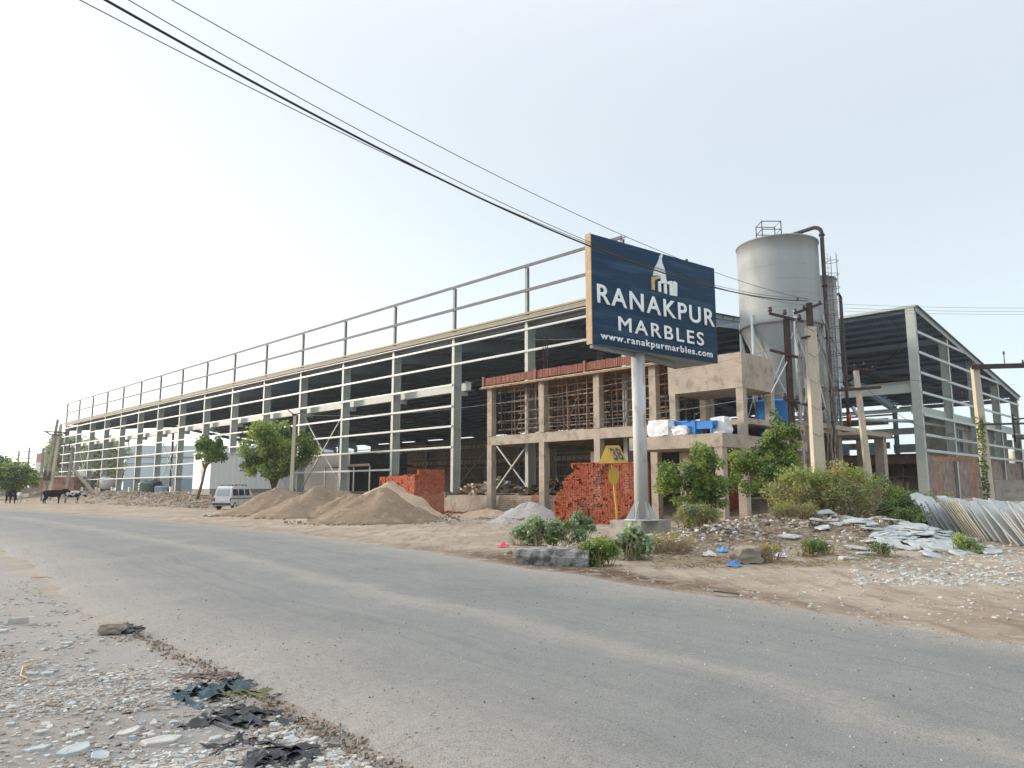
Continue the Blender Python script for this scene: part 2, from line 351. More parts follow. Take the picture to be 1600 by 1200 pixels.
def road():
    N = 560; K = 26; V = []; U = []; fs = []; dist = 0; pm = None
    for i in range(N+1):
        t = (len(NEAR)-1)*i/N; a = crom(NEAR, t); c = crom(FAR, t)
        m = (a+c)/2
        if pm is not None: dist += (m-pm).length
        pm = m; w = (c-a).length; n = (c-a)/w
        ra = .10*nz(dist, 0, 1.1)+.05*nz(dist, 3, 5)+.28*nz(dist, 8, .3); rb = .18*nz(dist, 20, .6)+.08*nz(dist, 23, 3)
        for k in range(K+1):
            q = k/K
            p = a+n*(ra*(1-q))+(c-a+n*rb)*q
            crown = .028+.05*(1-(2*q-1)**2)
            if k == 0: crown = -.06
            if k == K: crown = -.03
            V.append((p.x, p.y, crown+.05*nz(p.x, p.y, .5, 1)*1.0)); U.append((q, dist))
    for i in range(N):
        for k in range(K): a = i*(K+1)+k; fs.append((a+K+1, a+K+2, a+1, a))
    m = MB(); m.add(V, [f[::-1] for f in fs], 0, True)
    g = bpy.data.materials.new('worn asphalt'); g.use_nodes = True; T = g.node_tree; L = T.links; b = T.nodes['Principled BSDF']
    b.inputs['Roughness'].default_value = .9; b.inputs['Specular IOR Level'].default_value = .18
    o = m.build('road', g); tag(o, kind='structure')
    uv = o.data.uv_layers.new(name='lane')
    for l in o.data.loops: uv.data[l.index].uv = U[l.vertex_index]
    tc = T.nodes.new('ShaderNodeTexCoord'); uvn = T.nodes.new('ShaderNodeUVMap'); uvn.uv_map = 'lane'
    sp = T.nodes.new('ShaderNodeSeparateXYZ'); L.new(uvn.outputs[0], sp.inputs[0])
    def noi(sc, det=6, ro=.6, vec=None):
        q = T.nodes.new('ShaderNodeTexNoise'); q.inputs['Scale'].default_value = sc; q.inputs['Detail'].default_value = det; q.inputs['Roughness'].default_value = ro
        L.new(vec or tc.outputs['Object'], q.inputs[0]); return q.outputs[0]
    def ramp(s, els):
        r = T.nodes.new('ShaderNodeValToRGB'); cr = r.color_ramp
        while len(cr.elements) < len(els): cr.elements.new(.5)
        for e, (p, c) in zip(cr.elements, els): e.position = p; e.color = rgb(c) if isinstance(c, tuple) else (c, c, c, 1)
        L.new(s, r.inputs[0]); return r.outputs[0]
    def mix(f, a, c, mode='MIX'):
        r = T.nodes.new('ShaderNodeMixRGB'); r.blend_type = mode
        for k, v in ((0, f), (1, a), (2, c)):
            if isinstance(v, (int, float)): r.inputs[k].default_value = v
            elif isinstance(v, tuple): r.inputs[k].default_value = rgb(v)
            else: L.new(v, r.inputs[k])
        return r.outputs[0]
    mpn = T.nodes.new('ShaderNodeMapping'); mpn.inputs['Scale'].default_value = (9, .06, 1); L.new(uvn.outputs[0], mpn.inputs[0])
    streak = noi(1.6, 8, .65, mpn.outputs[0])
    base = ramp(noi(.5, 6), [(.3, (.150, .158, .153)), (.7, (.200, .206, .199))])
    base = mix(ramp(streak, [(.4, 0.), (.62, .55)]), base, (.21, .21, .205))
    mp2 = T.nodes.new('ShaderNodeMapping'); mp2.inputs['Scale'].default_value = (34, .035, 1); L.new(uvn.outputs[0], mp2.inputs[0])
    base = mix(ramp(noi(1.2, 5, .6, mp2.outputs[0]), [(.5, 0.), (.72, .5)]), base, (.105, .11, .115))
    # wobbling edge coordinate for the dust
    ad = T.nodes.new('ShaderNodeMath'); ad.operation = 'MULTIPLY_ADD'; L.new(noi(.6, 12, .72), ad.inputs[0]); ad.inputs[1].default_value = .22; 
    ad2 = T.nodes.new('ShaderNodeMath'); ad2.operation = 'SUBTRACT'; L.new(sp.outputs[0], ad.inputs[2]); L.new(ad.outputs[0], ad2.inputs[0]); ad2.inputs[1].default_value = .11
    e = ad2.outputs[0]
    dust = ramp(e, [(0, .85), (.11, .62), (.20, .14), (.39, .03), (.44, .55), (.465, .72), (.51, .06), (.76, .03), (.90, .5), (.96, .9)])
    fine = ramp(noi(14, 9, .8), [(.38, .35), (.6, 1.)])
    dust = mix(1., dust, fine, 'MULTIPLY')
    base = mix(dust, base, (.33, .30, .26))
    vo = T.nodes.new('ShaderNodeTexVoronoi'); vo.inputs['Scale'].default_value = 34; L.new(tc.outputs['Object'], vo.inputs[0])
    base = mix(mix(1., ramp(vo.outputs['Distance'], [(.10, .75), (.2, 0.)]), ramp(noi(11, 4), [(.45, 0.), (.6, 1.)]), 'MULTIPLY'), base, (.34, .34, .335))
    base = mix(ramp(noi(95, 2), [(.5, 0.), (.68, .7)]), base, (.055, .058, .062))
    base = mix(ramp(noi(38, 5, .8), [(.52, 0.), (.66, .5)]), base, (.27, .265, .25))
    base = mix(ramp(noi(3.3, 9, .75), [(.5, 0.), (.7, .35)]), base, (.26, .245, .22))
    L.new(base, b.inputs['Base Color'])
    bp = T.nodes.new('ShaderNodeBump'); bp.inputs['Strength'].default_value = .8; bp.inputs['Distance'].default_value = .01
    L.new(noi(70, 5, .7), bp.inputs['Height']); L.new(bp.outputs[0], b.inputs['Normal'])
road()
# ------------------------------------------------------------------ main shed
def hshape(m, x, y0, d, z0, z1, fw=.28, t=.02, mi=0):
    """I column, flanges facing -y / +y"""
    m.b2(x-fw/2, x+fw/2, y0, y0+t, z0, z1, mi); m.b2(x-fw/2, x+fw/2, y0+d-t, y0+d, z0, z1, mi)
    m.b2(x-.012, x+.012, y0+t, y0+d-t, z0, z1, mi)
    for z in (z0+1.5, z0+4.6, z0+7.6):
        if z < z1-.3:
            m.b2(x-fw/2+.004, x-.012, y0+t, y0+d-t, z, z+.02, mi); m.b2(x+.012, x+fw/2-.004, y0+t, y0+d-t, z, z+.02, mi)
    m.b2(x-fw/2-.12, x+fw/2+.12, y0-.1, y0+d+.1, z0, z0+.04, mi)
NB = 16
def colx(k): return 0 if k == 0 else -7.9-7.5*(k-1)
XE = colx(NB)
def ztop(y): return 12.75+y*(14.05-12.75)/18 if y < 18 else 14.05-(y-18)*(14.05-10.2)/27
S = thing('industrial_shed', 'very long open steel frame shed under construction with dark roof and tall parapet posts', 'shed', OL, AX)
for k in range(NB+1):
    x = colx(k); m = MB(); hshape(m, x, 0, .72, 1.35, ztop(0)-.35)
    m.build('column', STEEL, S)
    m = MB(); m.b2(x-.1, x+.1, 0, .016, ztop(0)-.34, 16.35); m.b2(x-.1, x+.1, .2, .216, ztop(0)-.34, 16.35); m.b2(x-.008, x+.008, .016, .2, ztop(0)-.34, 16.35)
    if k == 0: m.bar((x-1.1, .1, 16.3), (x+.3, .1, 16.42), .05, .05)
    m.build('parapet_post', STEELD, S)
    # rafter
    m = MB()
    for (ya, yb, da, db) in ((.3, 18, .85, .45), (18, 44.6, .45, .8)):
        za, zb = ztop(ya)-.24, ztop(yb)-.24
        for off, th in ((0, .02),):
            m.bar((x, ya, za-.01), (x, yb, zb-.01), .22, .02); m.bar((x, ya, za-da), (x, yb, zb-db), .22, .02)
        P = [(x-.01, ya, za-.02), (x-.01, yb, zb-.02), (x-.01, yb, zb-db+.01), (x-.01, ya, za-da+.01)]; Q = [(x+.01, b, c) for a, b, c in P]
        m.add(P+Q, [(0, 1, 2, 3), (7, 6, 5, 4), (0, 4, 5, 1), (3, 2, 6, 7)])
    m.build('rafter', RAFT, S)
    m = MB(); hshape(m, x, 44.2, .6, 1.35, ztop(45)-.3); m.build('rear_column', RAFT, S)
for i, z in enumerate((3.07, 4.56, 6.06, 7.52, 9.07, 10.56, 12.02)):
    xr = colx(2) if i < 5 else .1
    if i == 0: xr = colx(3)
    m = MB(); m.b2(XE-1.4, xr, -.075, -.005, z, z+.13); m.b2(XE-1.4, xr, -.06, -.0, z-.018, z+.0); m.build('girt', GIRT, S)
for z in (14.62, 16.30):
    m = MB(); m.b2(XE-.1, .1, -.07, -.003, z, z+.2); m.build('parapet_rail', mat('darkened rail paint', (.10, .11, .11), (.14, .15, .15), 1.5, .7), S)  # rail colour darkened to offset the sunlight and show against white sky
m = MB(); m.b2(XE-.4, .2, -.30, -.10, 13.02, 13.04); m.b2(XE-.4, .2, -.30, -.28, 13.041, 13.14); m.build('gutter', YEL, S)
m = MB(); m.b2(XE-.4, .2, -.14, -.11, 12.74, 12.98); m.build('eave_strip', mat('cream sky strip', (.34, .31, .24), (.30, .275, .22), 3, .7), S)  # cream strip in place of the bright sky seen under the gutter
m = MB(); m.b2(XE-.4, .2, -.11, .3, 12.60, 12.66); m.build('eave_beam', GIRT, S)
def roofsheet(x0, x1, segs, zf, mat_, th=.05, pitch=.3):
    m = MB(); n = int((x1-x0)/pitch)
    for (ya, yb) in segs:
        P = []
        for i in range(n+1):
            for dx, dz in ((0, 0), (.06, .035), (.12, .035), (.18, 0)):
                P.append((x0+i*pitch+dx, dz))
        A = [(x, ya, zf(ya)+z) for x, z in P]+[(x, yb, zf(yb)+z) for x, z in P]; k = len(P)
        m.add(A, [(i, i+1, k+i+1, k+i) for i in range(k-1)])
    return m
roofsheet(XE-.3, .2, ((-.1, 18), (18, 45.2)), ztop, ROOFM).build('roof', ROOFM, S)
for y in list(np.arange(1.2, 45, 1.45)):
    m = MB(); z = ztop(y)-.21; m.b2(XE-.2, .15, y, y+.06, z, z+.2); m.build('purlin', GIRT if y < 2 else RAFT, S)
m = MB(); z0 = 8.75; m.b2(XE, colx(2)+.9, .95, 1.25, z0+.56, z0+.59); m.b2(XE, colx(2)+.9, .90, 1.30, z0, z0+.03); m.b2(XE, colx(2)+.9, .97, .99, z0+.03, z0+.56)
x = XE
while x < colx(2)+.8: m.b2(x, x+.22, .93, 1.05, z0+.591, z0+.70); x += .94
m.build('crane_girder', STEEL, S)
for k in range(2, NB+1):
    m = MB(); m.b2(colx(k)-.14, colx(k)+.14, .72, 1.35, z0-.35, z0-.003); m.build('crane_bracket', STEEL, S)
for zz in (8.0, 5.6):
    m = MB(); m.b2(XE+10, -.4, 43.6, 43.9, zz+.6, zz+.63); m.b2(XE+10, -.4, 43.6, 43.9, zz, zz+.03); m.b2(XE+10, -.4, 43.74, 43.76, zz+.03, zz+.6)
    x = XE+10
    while x < -1: m.b2(x, x+.5, 43.58, 43.735, zz+.05, zz+.55); x += 1.0
    m.build('rear_crane_girder', mat('pale brown girder', (.42, .33, .25), (.36, .28, .2), 2, .7), S)
m = MB(); x = XE+27
while x < -14:
    m.b2(x, x+.22, 44.88, 44.93, 1.4, ztop(45)-.3); m.b2(x+.22, x+.30, 44.93, 44.98, 1.4, ztop(45)-.3); x += .30
m.build('rear_cladding', BROWNW, S)
for z in (3.4, 4.9, 6.6, 8.9):
    m = MB(); m.b2(XE, 0, 44.05, 44.15, z, z+.16); m.build('rear_girt', mat('brown girt', (.36, .27, .2), (.3, .22, .16), 2, .7), S)
def brace(xa, xb, za, zb, y=.4):
    m = MB(); m.bar((xa, y, za), (xb, y, zb), .09, .09); m.build('brace', STEEL, S); m = MB(); m.bar((xa, y+.1, zb), (xb, y+.1, za), .09, .09); m.build('brace', STEEL, S)
brace(colx(5)+.1, colx(4)-.1, 1.5, 8.4); brace(colx(10)+.1, colx(9)-.1, 1.5, 8.4); brace(colx(15)+.1, colx(14)-.1, 1.5, 8.4); brace(-11.3, -8.1, 1.5, 4.6)
brace(colx(5)+.1, colx(4)-.1, 1.5, 8.4, 44.3); brace(colx(9)+.1, colx(8)-.1, 1.5, 7.4, 44.3)
for y in (9, 18, 27, 36):
    m = MB(); hshape(m, XE, y, .4, 1.35, ztop(y)-.5, .25); m.build('gable_column', STEEL, S)
for y in (18,):
    for k in (4, 8, 12): 
        m = MB(); m.tube((colx(k), y, 1.35), (colx(k), y, ztop(y)-.7), .12, 10); m.build('inner_post', RAFT, S)
m = MB(); m.bar((.05, 0, ztop(0)-.12), (.05, 18, ztop(18)-.12), .06, .3); m.bar((.05, 18, ztop(18)-.12), (.05, 45, ztop(45)-.12), .06, .3); m.build('gable_trim', STEEL, S)
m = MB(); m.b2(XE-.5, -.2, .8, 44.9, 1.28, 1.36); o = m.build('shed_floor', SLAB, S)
# plinth wall in front of the shed
PW = brickmat('tan plinth brick', (.46, .38, .30), (.36, .29, .23), (.13, .11, .10), bw=.30, bh=.115)
t = thing('plinth_wall', 'low tan brick plinth wall under the front columns between brick stack and concrete building', 'wall', wl(-17.9, -.35), AX)
m = MB(); m.b2(0, 8.4, -.12, .12, -.05, 1.0); m.build('wall', PW, t)
m = MB(); m.b2(0, .4, -.22, .3, -.05, 1.4); m.b2(2.05, 2.5, -.25, .4, 0, 1.45); m.build('pier', CONCD, t)
t = thing('plinth_wall', 'low tan brick infill wall between the concrete pillars at ground level', 'wall', wl(-9.1, -1.2), AX)
m = MB(); m.b2(0, 5.5, -.12, .12, -.05, 1.22); m.build('wall', PW, t); m = MB(); m.b2(3.0, 3.95, -.2, .2, 1.225, 1.28); m.b2(3.0, 3.95, -.2, -.12, .9, 1.222); m.build('coping', FORM, t)
# ------------------------------------------------------------------ right shed (cross bay)
def zr(y): return 13.5-(y-18)*(13.5-9.9)/27
R = thing('cross_bay_shed', 'shorter steel shed bay at far right with steep dark corrugated roof open to the sky', 'shed', OL, AX)
XR = 10.3
for y in (18, 24.75, 31.5, 38.25, 44.8):
    m = MB(); z1 = zr(y)-.05
    m.b2(XR-.02, XR, y-.16, y+.16, 1.0, z1); m.b2(XR-.55, XR-.53, y-.16, y+.16, 1.0, z1); m.b2(XR-.53, XR-.02, y-.012, y+.012, 1.0, z1)
    for zz in (3.6, 5.5, 8.2, 11): m.b2(XR-.53, XR-.02, y-.15, y-.012, zz, zz+.02)
    if y == 18: m.b2(XR-.55, XR, y-.18, y-.16, 1.0, z1)
    m.build('column', STEEL, R)
for y in (24.75, 31.5, 38.25, 44.8):
    m = MB(); m.bar((.4, y, zr(y)-.35), (XR-.2, y, zr(y)-.35), .2, .35); m.build('tie_beam', RAFT, R)
for z in (4.0, 5.0, 6.3, 7.75, 9.05, 10.4, 11.75):
    ye = 45 if z < 9.8 else 18+(13.3-z)/(3.6/27)
    m = MB(); m.b2(XR+.005, XR+.075, 18, ye, z, z+.17); m.build('girt', GIRT, R)
m = roofsheet(.5, XR+.2, ((17.8, 45.3),), zr, ROOFM); m.build('roof', ROOFM, R)
for y in np.arange(18.3, 45, 1.35):
    m = MB(); z = zr(y)-.21; m.b2(.3, XR, y, y+.06, z, z+.19); m.build('purlin', RAFT, R)
m = MB(); m.bar((XR+.06, 17.9, zr(17.9)-.1), (XR+.06, 45.2, zr(45.2)-.1), .06, .42); m.bar((.4, 17.85, zr(17.85)+.02), (XR+.1, 17.85, zr(17.85)+.02), .14, .16); m.build('verge_trim', STEEL, R)
for (y, z, h) in ((18.1, 7.9, .75), (19.0, 6.75, .25), (44.3, 5.2, .8), (30, 6.0, .5)):
    m = MB(); m.b2(-.3, XR-.6, y, y+.25, z, z+.03); m.b2(-.3, XR-.6, y, y+.25, z+h-.03, z+h); m.b2(-.3, XR-.6, y+.11, y+.14, z+.03, z+h-.03); m.build('girder', STEEL, R)
m = MB(); m.bar((1, 24.75, 9.0), (8, 24.75, 12.2), .12, .2); m.bar((1.0, 22, 11.6), (9.6, 31, 8.9), .14, .3); m.build('inclined_beam', DARKI, R)
m = MB(); m.b2(XR-.7, XR-.4, 18, 44.6, 6.5, 7.05); m.build('crane_girder', STEEL, R)
# lower works of the right shed
t = thing('brick_lower_storey', 'weathered brick and plaster ground storey below the steel frame at far right', 'building', OL, AX)
RB = brickmat('old red brick', (.34, .25, .21), (.27, .20, .17), (.33, .30, .28), axis='Y')
m = MB(); m.b2(XR-.42, XR-.2, 18.2, 44.6, .9, 3.85); m.build('wall', RB, t)
m = MB(); m.b2(-.2, XR-.45, 18.3, 44.5, 3.55, 3.7); m.build('deck', DARKI, t)
m = MB(); m.b2(-.2, XR-.3, 18.0, 18.25, 3.25, 3.9); m.b2(-.2, XR-.3, 17.9, 18.0, 3.85, 3.9); m.build('edge_beam', RUST, t)
m = MB()
for x in np.arange(1, 9.6, 1.1): m.b2(x, x+.05, 18.3, 18.35, .9, 3.25)
m.b2(0, 9.6, 18.3, 18.34, 2.4, 2.46); m.build('grille', RUST, t)
m = MB(); m.b2(-.2, XR-.5, 26, 26.2, .9, 3.5); m.build('inner_wall', CONCD, t)
t = thing('upper_room', 'grey plastered room with dark windows on the deck behind the right hand girts', 'building', OL, AX)
m = MB(); m.b2(7.6, XR-.8, 26.5, 43.5, 3.71, 6.9); m.build('wall', CONCD, t)
m = MB(); m.b2(7.4, XR-.6, 26.2, 43.8, 6.91, 7.1); m.build('roof', CONC, t)
for (a, b) in ((27.4, 29.6), (33.0, 35.2), (38.8, 41)):
    m = MB(); m.b2(XR-.83, XR-.79, a, b, 4.4, 6.0); w = m.build('window', mat('dark glass', (.03, .04, .05), (.05, .06, .07), 2, .2), t)
    m = MB(); m.b2(XR-.785, XR-.76, a, b, 5.15, 5.2); m.b2(XR-.785, XR-.76, (a+b)/2-.03, (a+b)/2+.03, 4.4, 5.149); m.b2(XR-.785, XR-.76, (a+b)/2-.03, (a+b)/2+.03, 5.201, 6.0); m.build('frame', STEEL, w)
for i, (x, y, w, h) in enumerate(((3.5, 20, 2.2, 1.0), (6.1, 20.5, 1.6, .9))):
    m = MB(); m.b2(-w/2, w/2, -.6, .6, 0, .12, 0)
    for j in range(7): m.b2(-w/2+.04, w/2-.04, -.55, .55, .13+j*h/7, .13+(j+.85)*h/7, 1)
    o = m.build('sheet_stack', [WOOD, mat('blue grey sheets', (.13, .17, .24), (.18, .22, .28), 2, .5)]); o.location = wl(x, y, 3.71); o.rotation_euler = (0, 0, AX)
    tag(o, ('wider' if i == 0 else 'narrower')+' stack of blue grey sheets on the deck under the right shed roof', 'sheet stack')
# far right scaffold platform and small works
t = thing('cantilever_platform', 'rusty pipe platform jutting from the far right end of the steel frame', 'platform', wl(XR, 41), AX)
m = MB(); m.b2(.1, 2.2, 0, 3.6, 6.0, 6.25); m.build('deck', CONCD, t)
m = MB()
for (x, y) in ((.3, 0), (2.2, 0), (2.2, 3.6)): m.tube((x, y, 5.6), (x, y, 8.0), .07, 8)
m.tube((.3, 0, 7.6), (2.2, 0, 7.6), .06, 8); m.tube((2.2, 0, 5.9), (2.2, 3.6, 5.9), .09, 8); m.build('railing', RUST, t)
# ------------------------------------------------------------------ concrete office building under construction
B = thing('concrete_frame_building', 'unfinished two storey concrete frame with shuttering and props behind the billboard', 'building', OL, AX)
PX = (-9.6, -4.97, -.7, 3.1)
def pillar(x, y, z0, z1, a=.42, b=.42, mt=CONC):
    m = MB(); m.b2(x-a/2, x+a/2, y-b/2, y+b/2, z0, z1); m.build('pillar', mt, B)
for i, x in enumerate(PX):
    pillar(x, -1.5, 0, 4.42); pillar(x, -1.5, 5.01, 8.2); pillar(x, 4, 1.3, 4.42); pillar(x, 4, 5.01, 8.2)
    pillar(x, 9, 1.3, 4.42)
m = MB(); m.b2(-9.85, 3.4, -1.66, -1.4, 4.42, 5.0); m.build('beam', CONC, B)
m = MB(); m.b2(-9.85, 8.4, -1.39, 9.2, 4.72, 4.98); m.build('floor_slab', CONC, B)
m = MB(); m.b2(-9.85, -9.6, -1.39, 9.2, 4.42, 4.71); m.build('side_beam', CONC, B)
# ledge and red shuttering above the second storey
m = MB(); x = -10.0
while x < 4.9:
    j = random.uniform(-.02, .02); m.box((x+.055, -1.92+j*.6, 8.56+j*.7), (.085, .05, .50+random.uniform(-.05, .02)), 0, 0); x += .12
m.b2(-10.0, 4.8, -1.88, -1.80, 8.36, 8.44); m.b2(-10, 4.8, -1.88, -1.80, 8.68, 8.75)
for x in (-9.9, -5.2, -1.3, 2.2): m.b2(x-.08, x+.08, -2.02, -1.95, 8.2, 8.9)
m.build('shuttering', FORM, B)
m = MB(); m.b2(-9.9, 4.8, -1.79, 9, 8.22, 8.27); m.build('shuttering_deck', PROPM, B)
m = MB(); m.b2(-10.0, 4.8, -2.1, -1.80, 8.16, 8.21); 
for k in range(20): xx = -9.8+k*.75; m.box((xx, -1.95, 8.11), (.5+random.random()*.4, .3, .03), random.uniform(-.1, .1))
m.build('ledge_plank', PLANK, B)
m = MB(); m.b2(-10.06, -10.01, -1.9, 9, 8.25, 8.85); m.build('side_shuttering', FORM, B)
# props
for ix in range(30):
    x = -9.2+ix*.45+random.uniform(-.12, .12)
    for y in (-1.05, .8, 2.6):
        if y > 0 and random.random() < .25: continue
        if min(abs(x-p) for p in PX) < .28 and y < 0: continue
        m = MB(); m.bar((x, y, 5.0), (x+random.uniform(-.1, .1), y+random.uniform(-.1, .1), 8.2), .05, .05); m.build('prop', PROPM if random.random() < .7 else RUST, B)
for z in (5.35, 5.95, 6.6, 7.2, 7.8):
    for y in (-.98, .87):
        m = MB(); m.bar((-9.5, y, z+random.uniform(-.1, .1)), (3.6, y, z+random.uniform(-.1, .1)), .05, .08); m.build('ledger', PROPM, B)
for k in range(3):
    x = -8+k*4.3; m = MB(); m.bar((x, -.9, 5.3), (x+1.2, -.7, 7.9), .035, .06); m.build('diagonal_pole', PROPM, B)
def rebar(x, y, z0, z1, n=8, a=.16):
    m = MB()
    for k in range(n):
        q = 2*pi*k/n; p = (x+a*cos(q), y+a*sin(q)); m.tube((p[0], p[1], z0), (p[0]+random.uniform(-.04, .04), p[1]+random.uniform(-.04, .04), z1+random.uniform(-.2, .2)), .012, 5)
    for z in np.arange(z0+.2, z1-.2, .25): m.path([(x+a*cos(t*pi/2+.4), y+a*sin(t*pi/2+.4), z) for t in range(5)], .008, 4)
    m.build('rebar', RUST, B)
for x in PX[1:3]: rebar(x, -1.3, 8.3, 11.1)
rebar(PX[0]+.6, 1.5, 8.3, 10.3, 4); rebar(PX[3], 4, 8.3, 10.6)
# right wing: porch slab, box room
m = MB(); m.b2(3.42, 8.55, -4.25, -1.67, 3.5, 4.12); m.build('porch_slab', CONC, B)
m = MB(); m.b2(3.42, 8.5, -1.66, 4.6, 3.6, 4.12); m.build('wing_slab', CONC, B)
for (x, y, z1) in ((8.3, -4.0, 3.5), (8.3, -2.0, 3.5), (8.3, 1.4, 3.6), (8.3, 4.2, 3.6), (5.2, 1.4, 3.6), (3.1, 1.2, 3.6), (5.0, -1.4, 3.6)): pillar(x, y, -.1, z1, .4, .4)
for (x, y) in ((4.6, -1.95), (8.3, -1.9), (8.3, .95), (4.6, .95)): pillar(x, y, 4.125, 6.4, .36, .36)
m = MB(); m.b2(4.38, 8.5, -2.12, -2.0, 6.4, 8.1); m.build('parapet', CONC, B)
m = MB(); m.b2(8.38, 8.5, -1.995, 1.15, 6.4, 8.1); m.build('parapet', CONC, B)
m = MB(); m.b2(4.38, 8.37, 1.03, 1.15, 6.4, 8.1); m.b2(4.38, 4.5, -1.995, 1.02, 6.4, 8.1); m.build('parapet', CONC, B)
m = MB(); m.b2(4.51, 8.37, -1.995, 1.02, 6.4, 6.55); m.build('soffit_slab', CONC, B)
rebar(6.9, 2.6, 4.13, 6.2, 10, .2)
m = MB(); m.b2(5.0, 5.1, 1.9, 4.4, .2, 3.55); m.build('partition', BRICK2, B)
m = MB()
for k in range(7): m.b2(4.2+k*.12, 4.23+k*.12, 1.7, 1.73, .6, 3.3)
for k in range(10): m.b2(4.15, 5.0, 1.69, 1.7, .7+k*.26, .73+k*.26)
m.build('window_grille', RUST, B)
m = MB(); m.b2(-9.6, 8.2, 9.3, 9.5, 1.3, 4.7); m.build('rear_wall', mat('darkened render', (.10, .09, .08), (.07, .065, .06), 2, .95), B)  # wall colour darkened so the ground floor interior reads as deep shade
# wrapped goods on the porch
def blob(name, label, cat, p, d, mt, seed=0, rz=0, amp=.18, mats=None):
    m = MB(); n = 9; V = []; idx = {}
    P = []; fs = []
    for fi, (ax, sg) in enumerate([(a, s) for a in range(3) for s in (-1, 1)]):
        base = len(P)
        for i in range(n+1):
            for j in range(n+1):
                q = [0, 0, 0]; q[ax] = sg; q[(ax+1) % 3] = (2*i/n-1); q[(ax+2) % 3] = (2*j/n-1)*sg
                v = Vector(q); v = v*(1-.16*(v.length-1)); w = noise.noise_vector(v*1.7+Vector((seed, 0, 0)))*amp+noise.noise_vector(v*5+Vector((seed, 3, 0)))*amp*.3
                v += w; P.append((v.x*d[0]/2, v.y*d[1]/2, max(-1, v.z)*d[2]/2+d[2]/2))
        for i in range(n):
            for j in range(n): a = base+i*(n+1)+j; fs.append((a, a+n+1, a+n+2, a+1))
    m.add(P, fs, 0, True); o = m.build(name, mt); o.location = p; o.rotation_euler = (0, 0, rz); return tag(o, label, cat)
blob('wrapped_crate', 'white plastic wrapped crate at the left end of the porch roof', 'crate', wl(4.9, -3.5, 4.13), (1.3, .9, .85), WHITEP, 1, AX, .12)
blob('folded_tarpaulin', 'crumpled white tarpaulin draped beside the blue machine on the porch', 'tarpaulin', wl(5.9, -3.3, 4.13), (1.2, 1.1, .5), WHITEP, 2, AX, .25)
blob('wrapped_bundle', 'white wrapped bundle at the right end of the porch roof', 'bundle', wl(7.75, -2.9, 4.13), (.8, .8, .85), WHITEP, 3, AX, .2)
t = thing('blue_machine', 'bright blue metal machine frame with rollers on the porch roof', 'machine', wl(6.7, -3.3, 4.13), AX)
m = MB(); m.b2(-.9, 1.0, -.3, .3, .28, .34); m.b2(-.9, 1, -.3, -.24, .34, .62); m.b2(-.1, .1, -.35, .35, .06, .7)
for (x, y) in ((-.8, -.25), (-.8, .25), (.9, -.25), (.9, .25)): m.b2(x-.04, x+.04, y-.04, y+.04, 0, .28)
m.b2(-.9, -.3, -.34, .34, .63, .72); m.build('frame', BLUEP, t)
m = MB(); m.tube((-1.2, 0, .62), (-.1, 0, .55), .14, 12); m.tube((.2, -.1, .5), (1.1, -.1, .5), .16, 12); m.build('roller', BLUEP, t)
m = MB(); m.path([(0, -.2, .7), (.05, -.2, 1.0), (.3, -.2, 1.05)], .05, 8); m.build('pipe', RUST, t)
t = thing('blue_tank', 'large bright blue cylindrical tank behind the box room pillar', 'tank', wl(7.6, 2.75, 4.13), 0)
m = MB(); m.lathe((0, 0, 0), [(0, .02), (.84, .02), (.86, .1), (.86, 1.95), (.88, 1.96), (.88, 2.04), (.80, 2.1), (0, 2.16)], 36); m.build('body', BLUEP, t)
